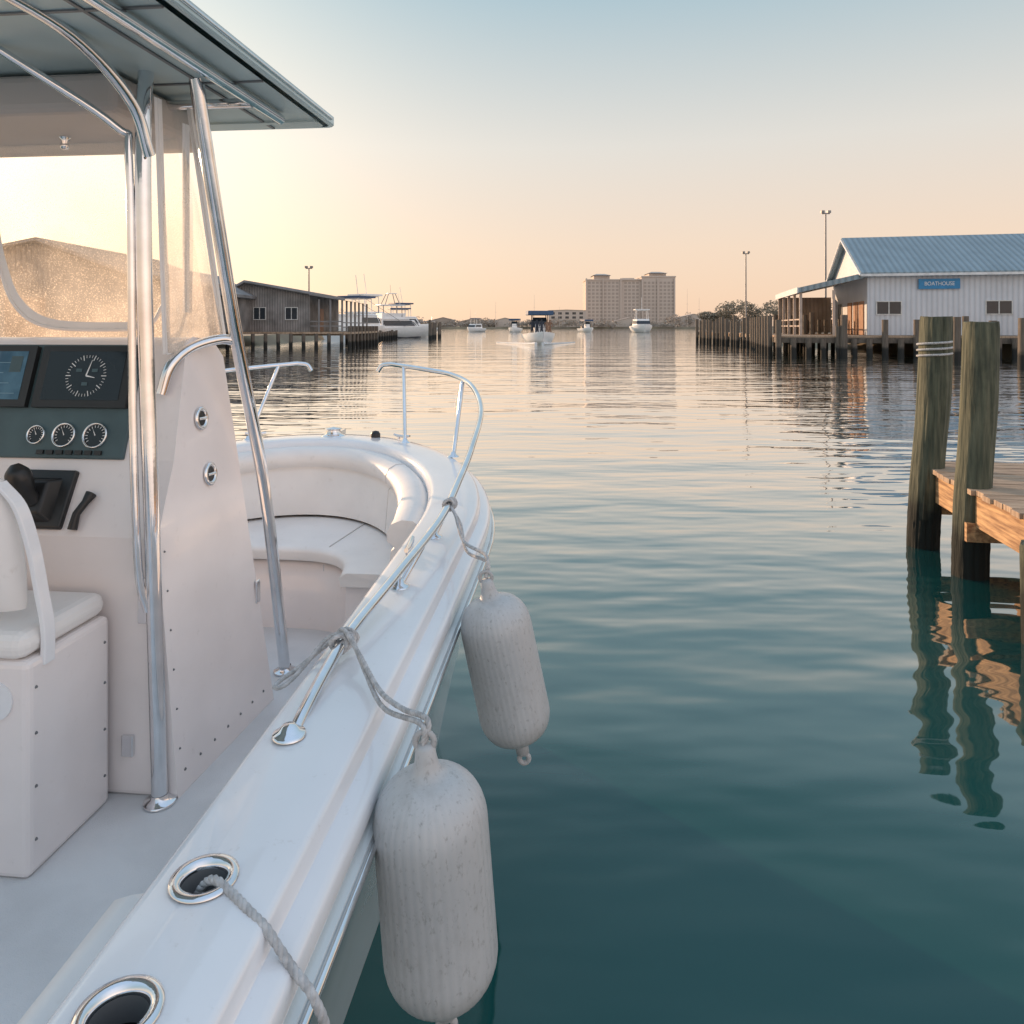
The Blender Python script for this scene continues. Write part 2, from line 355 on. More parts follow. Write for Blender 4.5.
# ------------------------------------------------------------------ shores
def land(name,pts,z,label):
    mb=MB(); c=Vector((sum(p[0] for p in pts)/len(pts),sum(p[1] for p in pts)/len(pts)))
    top=[(p[0],p[1],z) for p in pts]; bot=[(p[0]+(p[0]-c.x)*.01+random.uniform(-.2,.2),p[1]+(-1.5 if p[1]<c.y else 1.5),-.6) for p in pts]
    mb.poly(top); mb.strip(top,bot,closed=True,sm=False); mb.obj(name,landm,kind="structure",label=label)
land("left_shore_land",[(-40,-20),(-33,10),(-33,40),(-28,62),(-27,80),(-30,140),(-42,220),(-60,340),(-90,470),(-900,470),(-900,-20)],.9,"low harbour bank under the sheds")
land("right_shore_land",[(34,30),(32,48),(29,64),(27,90),(33,130),(54,200),(90,300),(130,470),(900,470),(900,30)],.9,"low harbour bank behind the pier")
land("far_shore_land",[(-900,480),(-300,500),(-80,520),(40,540),(150,520),(900,480),(3000,3000),(-3000,3000)],1.4,"distant low shoreline")

# ------------------------------------------------------------------ hero boat
OX=-1.64; ca,sa=.9945,.105
def L(X,Y,Z):
    return ((X-OX)*ca-sa*Y, sa*(X-OX)+ca*Y, Z)
boat=root("moored_boat",(OX,0,0),math.atan2(-sa,ca),"white open fishing boat with hardtop, moored with fenders out","boat")
def zs(v):
    t=min(1,max(0,(v-.8)/4.15)); return .99+.21*t**1.2
VS=[-2.0,-1.2,-.6,0,.4,.7,.9,1.1,1.3,1.5,1.8,2.1,2.4,2.6,2.75,2.9,3.05]
V0=3.2; NA=44
def ring(half,tip,dz=0,frac=None,zabs=None,vs=VS,ex=1.0,t0=0):
    a=tip-V0; out=[]
    def z(v):
        ve=v if v<V0 else V0+(v-V0)*1.75/a
        if zabs is not None: return zabs
        if frac is not None: return zs(ve)*frac
        return zs(ve)+dz
    for v in vs: out.append((half,v,z(v)))
    for i in range(NA+1):
        t=R(t0)+(math.pi-2*R(t0))*i/NA; c,s_=math.cos(t),math.sin(t)
        u=half*math.copysign(abs(c)**ex,c); v=V0+a*max(0,s_)**ex; out.append((u,v,z(v)))
    for v in reversed(vs): out.append((-half,v,z(v)))
    return out
CR=[(.942,4.695,0.0),(1.0,4.75,.004),(1.08,4.83,.004),(1.135,4.885,.001)]
def crown(u):
    for (a,_,za),(b,_,zb) in zip(CR,CR[1:]):
        if u<=b+1e-6: return za+(zb-za)*(u-a)/(b-a)
    return CR[-1][2]
iA,iB=VS.index(.7),VS.index(1.5)
mb=MB()
rs=[ring(.912,4.657,-.14),ring(.908,4.652,-.065),ring(.910,4.655,-.040),ring(.916,4.663,-.020),ring(.924,4.674,-.008),ring(.932,4.684,-.002)]+[ring(a,b,c) for a,b,c in CR]+[ring(1.143,4.893,-.003),ring(1.148,4.898,-.010),ring(1.150,4.900,-.032),ring(1.154,4.904,-.037),ring(1.182,4.932,-.041),ring(1.194,4.944,-.047),ring(1.199,4.949,-.056),ring(1.199,4.95,-.085)]
mb.rings(rs,skip=lambda k,i: 6<=k<=8 and iA<=i<iB)
holes=[(1.012,1.320,.039),(1.017,1.092,.041)]
pts=[];edges=[]
us=[c[0] for c in CR]; vv=VS[iA:iB+1]
bd=[(us[0],v) for v in vv]+[(u,vv[-1]) for u in us[1:]]+[(us[-1],v) for v in reversed(vv[:-1])]+[(u,vv[0]) for u in us[-2:0:-1]]
pts+=bd; edges+=[(i,(i+1)%len(bd)) for i in range(len(bd))]
for hu,hv,hr in holes:
    o=len(pts); pts+=[(hu+hr*math.cos(2*math.pi*k/40),hv+hr*math.sin(2*math.pi*k/40)) for k in range(40)]
    edges+=[(o+k,o+(k+1)%40) for k in range(40)]
res=geometry.delaunay_2d_cdt([Vector(p) for p in pts],edges,[],0,1e-5)
pv=[(p.x,p.y,zs(p.y)+crown(p.x)) for p in res[0]]; pf=[]
for f in res[2]:
    cx=sum(res[0][i].x for i in f)/3; cy=sum(res[0][i].y for i in f)/3
    if any((cx-h[0])**2+(cy-h[1])**2<h[2]**2*.98 for h in holes): continue
    pf.append(list(f))
mb.add(pv,pf,0,True)
mb.obj("gunwale",gel,boat,weld=True,sharp=40)
mb=MB()
mb.rings([ring(1.199,4.95,-.085),ring(1.186,4.938,-.090),ring(1.184,4.936,-.108),ring(1.206,4.956,-.114),ring(1.208,4.958,-.142),ring(1.190,4.945,-.148),ring(1.187,4.94,-.172),
          ring(1.172,4.915,-.178),ring(1.168,4.91,-.20),
          ring(1.135,4.87,0,frac=.68),ring(1.04,4.68,0,frac=.35),ring(.965,4.48,zabs=.03),ring(.93,4.4,zabs=-.15),ring(.3,4.0,zabs=-.4)])
mb.poly([(1.19,-2,.85),(.98,-2,.0),(.94,-2,-.15),(-.94,-2,-.15),(-.98,-2,0),(-1.19,-2,.85)])
mb.obj("hull",hullm,boat,sharp=30)
mb=MB(); mb.tube([(a,b,c) for a,b,c in ring(1.213,4.964,-.126)],.008,8); mb.obj("rub_rail",chrome,boat,label="thin polished steel rub rail")
mb=MB(); mb.tube([(a,b,c) for a,b,c in ring(1.208,4.959,-.140)],.0065,6); mb.obj("rub_seal",blackp,boat,label="dark rubber seal under the rub rail")
mb=MB(); rr=[ring(.912,4.657,-.14),ring(.912,4.657,frac=.6),ring(.912,4.657,zabs=.42),ring(.872,4.612,zabs=.352)]
mb.rings(rr); mb.obj("inner_liner",gelin,boat)
mb=MB(); mb.poly(ring(.88,4.62,zabs=.35)); mb.obj("cockpit_floor",deckm,boat)
mb=MB(); P=[(.885,v,zs(v)-.115) for v in (-1,-.2,.5,.9,1.2,1.34,1.38)]
rs=[]
for du,dz in ((.025,.05),(-.01,.066),(-.04,.055),(-.058,.03),(-.062,-.01),(-.05,-.05),(-.02,-.07),(.025,-.07)): rs.append([(p[0]+du*(1 if p[1]<1.35 else .3),p[1],p[2]+dz*(1 if p[1]<1.35 else .6)) for p in P])
mb.rings(rs); mb.poly([r[-1] for r in rs]); mb.obj("coaming_pad",vinyl,boat)
# bow seating
mb=MB(); prof=[(.908,4.653,-.06),(.88,4.62,-.036),(.83,4.565,-.032),(.785,4.515,-.05),(.767,4.49,-.085),(.77,4.495,-.125),(.795,4.52,-.142),(.80,4.525,-.150),(.785,4.51,-.165)]
rs=[ring(a,b,c,vs=[],t0=4) for a,b,c in prof]+[ring(.765,4.48,zabs=.78,vs=[],t0=4)]
mb.rings(rs)
for e_ in (0,-1):
    c0=Vector(rs[0][e_]); c0.z=.78; mb.poly([r[e_] for r in rs]+[c0])
for t_ in (11,33):
    mb.tube([Vector(r[t_])*1.0+Vector((0,0,.001)) for r in rs],.0022,6,1)
mb.obj("backrest_cushion",[vinyl,seam],boat,label="wraparound white vinyl bow backrest")
T0=14
mb=MB(); ri=[ring(.795,4.51,zabs=.765,vs=[],t0=T0),ring(.53,3.90,zabs=.770,vs=[],ex=.6,t0=T0),ring(.500,3.868,zabs=.762,vs=[],ex=.55,t0=T0),ring(.490,3.858,zabs=.745,vs=[],ex=.55,t0=T0),ring(.496,3.865,zabs=.705,vs=[],ex=.55,t0=T0)]
mb.rings(ri)
for e_ in (0,-1):
    c0=Vector(ri[0][e_]); c0.z=.705; mb.poly([r[e_] for r in ri]+[c0])
for x in (-.30,.30): mb.tube([(x,3.86,.745),(x,3.89,.772),(x*1.15,4.42,.768)],.0025,6,1)
mb.obj("seat_cushion",[vinyl,seam],boat,label="U-shaped white vinyl bow seat cushion")
mb=MB(); rb=[ring(.89,4.63,zabs=.703,vs=[],t0=T0),ring(.51,3.882,zabs=.703,vs=[],ex=.5,t0=T0),ring(.51,3.882,zabs=.35,vs=[],ex=.5,t0=T0)]
mb.rings(rb)
for e_ in (0,-1):
    c0=Vector(rb[0][e_]); c0.z=.35; mb.poly([r[e_] for r in rb]+[c0])
mb.obj("seat_base",gelin,boat)
for nm,c,d in (("latch",(.0,3.876,.66),(.03,.02,.07)),("latch",(.30,3.876,.67),(.05,.02,.04))):
    mb=MB(); mb.box(c,d); mb.obj(nm,chrome,boat,bevel=.003)

# console
CU=-.30
def ur(z,v=2.5): return .285-.125*(z-.35)/1.5+.05*max(0,(v-2.5))
CP=[(2.50,.35),(2.50,1.20),(2.62,1.435),(2.75,1.835),(2.79,1.86),(2.92,1.85),(2.99,1.78),(3.17,.35)]
def cp(side,v,z):
    u=ur(z,v); return (u,v,z) if side>0 else (2*CU-u,v,z)
Rr=[cp(1,*p) for p in CP]; Ll=[cp(-1,*p) for p in CP]
mb=MB(); mb.poly(Rr); mb.poly(Ll[::-1]); mb.strip(Rr,Ll,sm=False,closed=True)
console=mb.obj("console",gelin,boat,bevel=.018,label="white moulded helm console")
def D(u,t,n=0): return Vector((u,2.62+.13*t-.949*n,1.435+.40*t+.316*n))
DN=Vector((0,-.949,.316))
def dplate(mb,u0,u1,t0,t1,n0,n1,mi=0):
    a=[D(u0,t0,n1),D(u1,t0,n1),D(u1,t1,n1),D(u0,t1,n1)]; b=[D(u0,t0,n0),D(u1,t0,n0),D(u1,t1,n0),D(u0,t1,n0)]
    mb.add(b+a,[(4,5,6,7),(0,1,5,4),(1,2,6,5),(2,3,7,6),(3,0,4,7)],mi)
mb=MB(); dplate(mb,-.74,.020,.0,.985,.0,.014)
dash=mb.obj("dash_panel",dashm,console,bevel=.006)
def display(u0,u1,scr,nm):
    mb=MB(); dplate(mb,u0,u1,.42,.955,.014,.034); dplate(mb,u0+.03,u1-.03,.48,.905,.034,.0355,1)
    uc=(u0+u1)/2
    if nm==1:
        C=D(uc+.01,.69,.037); ax=Vector((1,0,0)); ay=D(0,1)-D(0,0); ay.normalize()
        for k in range(40):
            an=2*math.pi*k/40; r0,r1=(.066,.076) if k%4 else (.058,.078)
            d=ax*math.cos(an)+ay*math.sin(an); t=ax*-math.sin(an)+ay*math.cos(an); ww=.0009 if k%4 else .0015
            mb.poly([C+d*r0-t*ww,C+d*r0+t*ww,C+d*r1+t*ww,C+d*r1-t*ww],2)
        for an,l in ((1.35,.06),(-.2,.035)):
            d=ax*math.cos(an)+ay*math.sin(an); t=ax*-math.sin(an)+ay*math.cos(an)
            mb.poly([C-t*.003,C+t*.003,C+d*l+t*.001,C+d*l-t*.001],2)
        for dx,dy in ((-.03,.02),(.03,.02),(0,-.03)):
            c=C+ax*dx+ay*dy; mb.poly([c-ax*.011-ay*.006,c+ax*.011-ay*.006,c+ax*.011+ay*.006,c-ax*.011+ay*.006],3)
    else:
        for k in range(4):
            y=.53+.09*k; dplate(mb,u0+.06,u1-.05-.03*(k%3),y,y+.006,.0355,.0362,4)
        dplate(mb,u1-.09,u1-.045,.72,.86,.0355,.0364,3)
    return mb.obj("display_screen",[blackp,scr,whitep,dashm,scrline],console,bevel=0,label="dark display showing a round dial" if nm==1 else "chart display with bluish screen")
display(-.350,.005,screenm,1); display(-.735,-.375,bluesc,0)
def gauge(u,r):
    mb=MB(); C=D(u,.19,.014)
    mb.lathe([(r*.98,0),(r*1.0,.01),(r*.93,.014),(r*.84,.010),(r*.84,.004)],C,DN,28,0)
    mb.lathe([(0.0001,.005),(r*.85,.005)],C,DN,28,1,False)
    ax=Vector((1,0,0)); ay=(D(0,1)-D(0,0)).normalized(); c=C+DN*.0065
    for k in range(14):
        an=R(-40+k*20); d=ax*math.cos(an)+ay*math.sin(an); t=ax*-math.sin(an)+ay*math.cos(an)
        mb.poly([c+d*r*.6-t*.001,c+d*r*.6+t*.001,c+d*r*.78+t*.001,c+d*r*.78-t*.001],2)
    an=R(120); d=ax*math.cos(an)+ay*math.sin(an); t=ax*-math.sin(an)+ay*math.cos(an)
    mb.poly([c-t*.002,c+t*.002,c+d*r*.6],2)
    mb.obj("gauge",[chrome,screenm,whitep],console)
gauge(-.315,.034); gauge(-.21,.044); gauge(-.093,.046)
for k in range(7):
    mb=MB(); dplate(mb,-.30+k*.036,-.275+k*.036,.03,.065,.014,.022); mb.obj("switch",blackp,console)
# throttle
ey=Vector((0,.12,.235)).normalized(); en=Vector((0,-.235,.12)).normalized()
def E(u,t,n=0): return Vector((u,2.5,1.2))+ey*t+en*n
def eplate(mb,u0,u1,t0,t1,n0,n1,mi=0,tp=0):
    a=[E(u0+tp,t0+tp,n1),E(u1-tp,t0+tp,n1),E(u1-tp,t1-tp,n1),E(u0+tp,t1-tp,n1)]; b=[E(u0,t0,n0),E(u1,t0,n0),E(u1,t1,n0),E(u0,t1,n0)]
    mb.add(b+a,[(4,5,6,7),(0,1,5,4),(1,2,6,5),(2,3,7,6),(3,0,4,7)],mi)
mb=MB(); eplate(mb,-.33,-.13,.02,.22,0,.02); eplate(mb,-.30,-.17,.04,.19,.02,.06,0,.02)
thr=mb.obj("throttle_control",blackp,console,bevel=.008)
mb=MB(); mb.tube(cat_path([E(-.225,.10,.05),E(-.235,.13,.09),E(-.250,.165,.125),E(-.262,.20,.145)],6),[.024]*5+[.026,.028,.031,.034,.036,.038,.039,.039,.038,.036,.032,.026,.020,.012],16)
mb.obj("throttle_lever",blackp,console,label="black throttle lever with a chunky rounded grip")
mb=MB(); mb.tube([E(-.085,.02,.012),E(-.08,.07,.022),E(-.06,.11,.022),E(-.055,.14,.014)],[.016,.013,.013,.019],10); mb.obj("trim_lever",blackp,console)
def sidept(v,z,n=0): return Vector((ur(z,v)+n,v,z))
for v,z in ((2.80,1.56),(2.83,1.35)):
    mb=MB(); mb.lathe([(.042,0),(.044,.006),(.034,.012),(.028,.006),(.026,.004)],sidept(v,z,.001),(1,0,.083),24,0); mb.lathe([(.0001,.005),(.028,.005)],sidept(v,z,.001),(1,0,.083),24,1,False)
    mb.cyl(sidept(v,z,.004)+Vector((0,-.02,0)),sidept(v,z,.012)+Vector((0,.02,0)),.006,n=8)
    mb.obj("vent_latch",[chrome,blackp],console)
def screw(p,d,par,r=.005):
    mb=MB(); p=Vector(p); mb.cyl(p,p+Vector(d)*.004,r,r*.6,n=10); mb.obj("screw",greyp,par)
for k in range(7): screw(sidept(2.55+.09*k,.42,.0),(1,0,0),console,.0055)
for k in range(6): screw(sidept(2.53,.5+.13*k,.0),(1,0,0),console,.004)
for c,d in ((sidept(3.10,.82,.005),(.01,.03,.09)),((.115,2.494,.52),(.04,.014,.07)),((.17,2.494,1.0),(.035,.014,.15))):
    mb=MB(); mb.box(c,d); mb.obj("hinge",chrome,console,bevel=.003)

# helm seat
seat=MB(); seat.box((-.32,2.29,.655),(.78,.36,.61)); seat=seat.obj("helm_seat",gelin,boat,bevel=.02,label="white helm seat box with cushion")
mb=MB(); mb.box((-.32,2.285,1.0),(.76,.37,.075)); mb.obj("seat_pad",vinyl,seat,bevel=.033)
mb=MB(); rs=[]
for z,dv,hv in ((1.08,.0,.012),(1.10,.0,.032),(1.20,-.01,.042),(1.36,-.035,.042),(1.46,-.055,.036),(1.495,-.062,.018)):
    out_=[]
    for a in [2*math.pi*k/24 for k in range(24)]:
        cu,su=math.cos(a),math.sin(a)
        w2=.33-(.03 if z>1.44 else 0)-(.05 if z>1.48 else 0)
        out_.append((-.33+w2*math.copysign(abs(cu)**.35,cu), 2.16+dv+hv*math.copysign(abs(su)**.6,su)+.10*abs(cu)**3*.3, z))
    rs.append(out_)
mb.rings(rs,closed=True); mb.poly(rs[-1]); mb.poly(rs[0]); mb.obj("seat_back",vinyl,seat,label="padded white seat backrest")
mb=MB()
Pp=cat_path([(-.04,2.12,1.46),(.015,2.13,1.39),(.04,2.15,1.27),(.050,2.17,1.14),(.062,2.18,1.03),(.062,2.18,.93)],6)
A=[p+Vector((0,-.014,0)) for p in Pp]; B=[p+Vector((0,.03,0)) for p in Pp]
A2=[p+Vector((.014,-.014,0)) for p in Pp]; B2=[p+Vector((.014,.03,0)) for p in Pp]
mb.rings([A,B,B2,A2,A],sm=False); mb.poly([A[0],B[0],B2[0],A2[0]])
mb.obj("seat_bracket",gel,seat,bevel=.004)
for z in (.45,.6,.75,.88): screw((.07,2.14,z),(1,0,0),seat); screw((.07,2.44,z),(1,0,0),seat)
mb=MB(); mb.cyl((-.03,2.11,.85),(-.03,2.104,.85),.055,n=24); mb.obj("access_plate",gel,seat)

# hardtop frame
frame=MB(); r=.025
frame.tube(cat_path([L(-1.144,2.437,.36),L(-1.165,2.43,1.2),L(-1.19,2.43,2.0),L(-1.20,2.44,2.55),L(-1.205,2.47,2.74)],8),r,20)
frame.tube(cat_path([L(-1.017,3.36,.36),L(-1.03,3.13,1.2),L(-1.05,2.86,1.85),L(-1.065,2.62,2.5),L(-1.07,2.54,2.74)],8),r,20)
frame.tube(cat_path([L(-1.175,2.42,.98),L(-1.20,2.41,1.12),L(-1.218,2.41,1.6),L(-1.235,2.42,2.42),L(-1.27,2.40,2.54),L(-1.52,2.22,2.72)],8),.013,12)
frame.tube(cat_path([L(-1.17,2.42,2.45),L(-1.185,2.33,2.60),L(-1.24,2.1,2.72),L(-1.3,1.7,2.74)],8),.018,12)
frame.tube(cat_path([L(-1.235,2.64,1.66),L(-1.21,2.66,1.76),L(-1.17,2.73,1.82),L(-1.10,2.82,1.85),L(-1.05,2.87,1.84)],8),.019,12)
frame.tube([(-1.0,2.75,2.70),(.42,2.75,2.70)],.018,10)
frame.tube([(.40,1.2,2.71),(.42,3.0,2.71)],.020,10)
for u,v in ((L(-1.144,2.437,.35)[:2]),(L(-1.017,3.36,.35)[:2])): frame.lathe([(.0001,.008),(.05,.008),(.05,0)],(u,v,.352),n=24); frame.lathe([(.05,.008),(.03,.018),(.026,.03)],(u,v,.352),n=24)
frame.tube([(-.86,2.42,.36),(-.80,2.42,2.72)],r,10); frame.tube([(-.86,3.3,.36),(-.80,2.6,2.72)],r,10)
frame.obj("hardtop_frame",chrome,boat,label="polished tube frame holding the hardtop")
# hardtop
mb=MB()
def toprect(u0,u1,v0,v1,z,rc=.10,n=6):
    out=[]
    for cx,cy,a0 in ((u1-rc,v1-rc,0),(u0+rc,v1-rc,90),(u0+rc,v0+rc,180),(u1-rc,v0+rc,270)):
        for k in range(n+1): a=R(a0+90*k/n); out.append((cx+rc*math.cos(a),cy+rc*math.sin(a),z))
    return out
rs=[toprect(-1.14,.54,.9,3.23,2.738,.03),toprect(-1.155,.555,.875,3.245,2.738,.035),toprect(-1.16,.56,.87,3.25,2.742,.04),toprect(-1.16,.56,.87,3.25,2.774,.04),toprect(-1.155,.555,.875,3.245,2.778,.035),toprect(-1.12,.52,.91,3.21,2.782,.03),toprect(-.95,.35,1.1,3.05,2.82,.03)]
mb.rings(rs,closed=True,sm=True); mb.poly(rs[-1]); 
top=mb.obj("hardtop",topm,boat,label="flat pale blue-green hardtop roof",sharp=30)
mb=MB(); mb.poly(toprect(-1.12,.52,.91,3.22,2.735,.03))
mb.box((-.30,2.02,2.733),(1.64,.012,.006),mi=1); mb.box((-.30,2.62,2.733),(1.64,.012,.006),mi=1); mb.box((.30,2.06,2.7325),(.012,2.3,.006),mi=1); mb.box((-.30,3.12,2.7325),(1.64,.03,.012),mi=0)
mb.obj("hardtop_underside",[topu,greyp],top)
mb=MB(); mb.tube([(.562,.95,2.758),(.562,3.18,2.758)],.006,8); mb.obj("edge_moulding",chrome,top)
mb=MB(); mb.box((-.45,2.75,2.66),(1.12,.62,.13)); bx=mb.obj("overhead_box",boxm,top,bevel=.03)
mb=MB(); mb.lathe([(.0001,-.045),(.012,-.042),(.016,-.03),(.012,-.015),(.02,0)],(-.30,2.75,2.595),n=16); mb.obj("overhead_knob",chrome,top)
# clear enclosure
def bil(a,b,c,d,s,t): return a.lerp(b,s).lerp(d.lerp(c,s),t)
A=Vector((-.95,3.02,1.80)); B=Vector((.155,2.97,1.80)); C=Vector((.10,2.80,2.62)); Dd=Vector((-.95,2.86,2.62))
def sheet(mb,A,B,C,D_,bul,n=12,mi=0,fold=.004):
    nrm=(B-A).cross(D_-A).normalized(); vs=[]
    for j in range(n+1):
        for i in range(n+1):
            s,t=i/n,j/n; vs.append(bil(A,B,C,D_,s,t)+nrm*bul*math.sin(math.pi*s)*math.sin(math.pi*t)+nrm*fold*math.sin(9*s+5*t))
    mb.add(vs,[(j*(n+1)+i,j*(n+1)+i+1,(j+1)*(n+1)+i+1,(j+1)*(n+1)+i) for j in range(n) for i in range(n)],mi,True)
mb=MB(); sheet(mb,A,B,C,Dd,-.02); ws=mb.obj("clear_windscreen",clearm,boat,label="salt-speckled clear vinyl front screen",recalc=False)
mb=MB(); tp_=cat_path([L(-2.06,2.97,2.30),L(-2.02,2.96,2.13),L(-1.96,2.96,1.98),L(-1.84,2.955,1.90),L(-1.6,2.94,1.885),L(-1.42,2.92,1.90),L(-1.35,2.90,1.98)],8)
mb.rings([[p+Vector((0,-.002,0)) for p in tp_],[p+Vector((.026,-.002,.030)) for p in tp_]]); mb.tube(tp_,.008,6); mb.obj("screen_border_trim",vinyl,ws)
mb=MB(); sheet(mb,Vector(L(-1.225,2.66,1.80)),Vector(L(-1.115,2.90,1.85)),Vector(L(-1.125,2.62,2.66)),Vector(L(-1.18,2.50,2.66)),.02,20,0,.008)
sw=mb.obj("clear_side_curtain",clears,boat,label="cloudy clear vinyl side curtain",recalc=False)
mb=MB()
for a,b in (((-1.225,2.66,1.80),(-1.115,2.90,1.85)),((-1.115,2.90,1.85),(-1.125,2.62,2.66)),((-1.18,2.50,2.66),(-1.225,2.66,1.80)),((-1.13,2.60,2.60),(-1.19,2.74,1.95))):
    a=Vector(L(*a)); b=Vector(L(*b)); off=Vector((.003,.018,0)); mb.add([a-off,a+off,b+off,b-off],[(0,1,2,3)]); mb.tube([a,b],.004,6)
mb.obj("curtain_hem",vinyl,sw)

# bow rails
RP=[(-.474,1.595,.985),(-.466,1.66,1.035),(-.434,1.95,1.085),(-.36,2.30,1.13),(-.264,2.75,1.19),(-.22,3.1,1.26),(-.185,3.45,1.34),(-.165,4.0,1.45),(-.235,4.38,1.55),(-.37,4.62,1.60),(-.55,4.76,1.625),(-.80,4.93,1.65)]
rail=cat_path([L(*p) for p in RP],8)
end=Vector(L(-.80,4.93,1.65)); 
railend=cat_path([end,end+Vector((-.06,.02,-.01)),end+Vector((-.09,.02,-.05))],4)
def onrail(y): return min(rail,key=lambda p:abs(p.y-y))
for sgn in (1,-1):
    def mir(p): return Vector((p[0]*sgn,p[1],p[2]))
    mb=MB(); mb.tube([mir(p) for p in rail+railend[1:]],.0145,14)
    for f,t in (((1.02,2.52),2.72),((1.03,3.0),3.22),((.86,4.33),4.62),((.50,4.66),4.93)):
        foot=Vector((f[0],f[1],zs(f[1])+.003)); tp=onrail(t)
        mb.tube([mir(foot),mir(tp)],.012,12)
        q=mir(foot); mb.lathe([(.0001,.005),(.032,.005),(.034,0)],q,n=20); mb.lathe([(.032,.005),(.018,.012),(.012,.028),(.0001,.03)],q,n=20)
    q=mir(rail[0]); q.z=zs(q.y)+.006; mb.lathe([(.0001,.006),(.034,.006),(.036,0)],q,n=20); mb.lathe([(.034,.006),(.022,.012),(.014,.022),(.0001,.024)],q,n=20)
    mb.obj("bow_rail",chrome,boat,label="polished steel bow rail on the gunwale")
for k,(hu,hv,hr) in enumerate(holes):
    mb=MB(); c=(hu,hv,zs(hv)+crown(hu)+.001)
    mb.lathe([(hr+.015,0),(hr+.014,.003),(hr+.006,.005),(hr-.002,.003),(hr-.004,-.01)],c,n=40)
    mb.lathe([(hr-.004,-.01),(hr-.006,-.045)],c,n=40,mi=2)
    mb.lathe([(hr-.006,-.045),(hr-.008,-.12),(.0001,-.125)],c,n=40,mi=1)
    mb.obj("rod_holder" if k==0 else "cup_holder",[chrome,blackp,greyp],boat)
def cleat(u,v,rz,s=1,parent=boat):
    mb=MB(); z=zs(v)+.006; m=Matrix.Translation((u,v,z))@Matrix.Rotation(rz,4,'Z')
    T=lambda x,y,z_: m@Vector((x*s,y*s,z_*s))
    mb.tube([T(0,-.08,.045),T(0,-.04,.038),T(0,.04,.038),T(0,.08,.045)],[.008*s,.011*s,.011*s,.008*s],10)
    for y in (-.03,.03): mb.tube([T(0,y,0),T(0,y,.035)],.010*s,8)
    mb.box(T(0,0,.003),(.03*s,.11*s,.006*s),rz); mb.obj("cleat",chrome,parent)
cleat(.99,2.78,.1); cleat(.47,4.70,1.1,.8); cleat(-.47,4.70,-1.1,.8)
mb=MB(); mb.lathe([(.075,0),(.075,.02),(.05,.03),(.042,.055),(.055,.065),(.0001,.075)],(0,4.80,zs(4.7)+.0),n=28); mb.box((0,4.87,zs(4.8)+.02),(.07,.14,.03)); mb.obj("anchor_windlass",chrome,boat,bevel=.003)
mb=MB(); mb.lathe([(.03,0),(.03,.04),(.02,.055),(.0001,.06)],(.28,4.78,zs(4.6)+.003),n=20); mb.obj("bow_light",blackp,boat)

# ------------------------------------------------------------------ fenders
def fender(name,X,Y,Zt,rad,ln,tilt,label):
    e=root(name,(X,Y,Zt),0,label,"fender","fenders hanging over the boat's side"); e.rotation_euler=tilt
    prof=[(.0001,.058),(.014,.057),(.020,.048),(.022,.03),(.026,.012),(.034,.0)]
    N=12
    for k in range(1,N+1):
        t=k/N*math.pi/2; prof.append((.034+(rad-.034)*math.sin(t)**1.0, -.004-.098*(1-math.cos(t)**.95)))
    prof+= [(rad*1.0,-.13-(ln-.26)*q/6) for q in range(7)]
    for k in range(1,N+1):
        t=k/N*math.pi/2; prof.append((.03+(rad-.03)*math.cos(t)**.9, -(ln-.13)-.09*math.sin(t)))
    prof+=[(.022,-ln+.02),(.02,-ln-.005),(.0001,-ln-.015)]
    mb=MB(); mb.lathe(prof,(0,0,0),n=240,rib=.008,ribn=40); mb.obj("fender_body",fendm,e)
    mb=MB(); mb.tube([(.019*math.cos(a),0,.062+.019*math.sin(a)) for a in [2*math.pi*k/16 for k in range(17)]],.006,8); mb.obj("fender_eye",fende,e)
    mb=MB(); mb.tube([(.015*math.cos(a),0,-ln-.022+.015*math.sin(a)) for a in [2*math.pi*k/16 for k in range(17)]],.008,8); mb.obj("fender_eye",fende,e)
    return e
f1=fender("fender",-.170,1.50,1.008,.114,.482,(0,R(-4.5),0),"large scuffed grey-white cylindrical fender on a grey line")
f2=fender("fender",-.070,2.37,1.045,.112,.50,(0,R(-12),0),"scuffed grey-white cylindrical fender hanging by a line")
def boatpt(p): 
    u,v,z=p; return Vector((OX+ca*u+sa*v,-sa*u+ca*v,z))
K=boatpt(rail[16]); e1=Vector((-.175,1.50,1.069))
mb=MB()
rope(mb,[K+Vector((-.03,.03,.0)),K+Vector((.0,-.01,.028)),K+Vector((.06,-.1,.0)),K+Vector((.13,-.23,-.02)),K+Vector((.20,-.36,.005)),e1+Vector((.004,.01,.04)),e1+Vector((.002,0,.0))],.0064)
rope(mb,[K+Vector((.02,-.02,.02)),K+Vector((.08,-.14,-.02)),K+Vector((.15,-.29,-.03)),e1+Vector((-.008,.01,.03)),e1+Vector((-.002,-.004,-.004))],.006)
for q in range(4):
    c=K+Vector((.006*q-.01,.015*q-.03,.0)); rope(mb,[c+Vector((.021*math.cos(a),.007*math.sin(a*2+q),.021*math.sin(a))) for a in [2*math.pi*k/10+q for k in range(11)]],.0062,4)
rope(mb,[K+Vector((0,.0,.022)),K+Vector((-.05,-.0,.0)),K+Vector((-.09,-.04,-.045)),K+Vector((-.125,-.085,-.074)),K+Vector((-.15,-.10,-.078)),K+Vector((-.150,-.07,-.076)),K+Vector((-.11,-.02,-.06)),K+Vector((-.05,.02,-.02)),K+Vector((.0,.02,.022))],.006)
mb.obj("fender_line",ropem,label="grey twisted rope knotted round the steel rail",cat="rope",group="ropes on the boat")
K2=boatpt(onrail(3.02)); mb=MB(); e2=Vector((-.083,2.37,1.105))
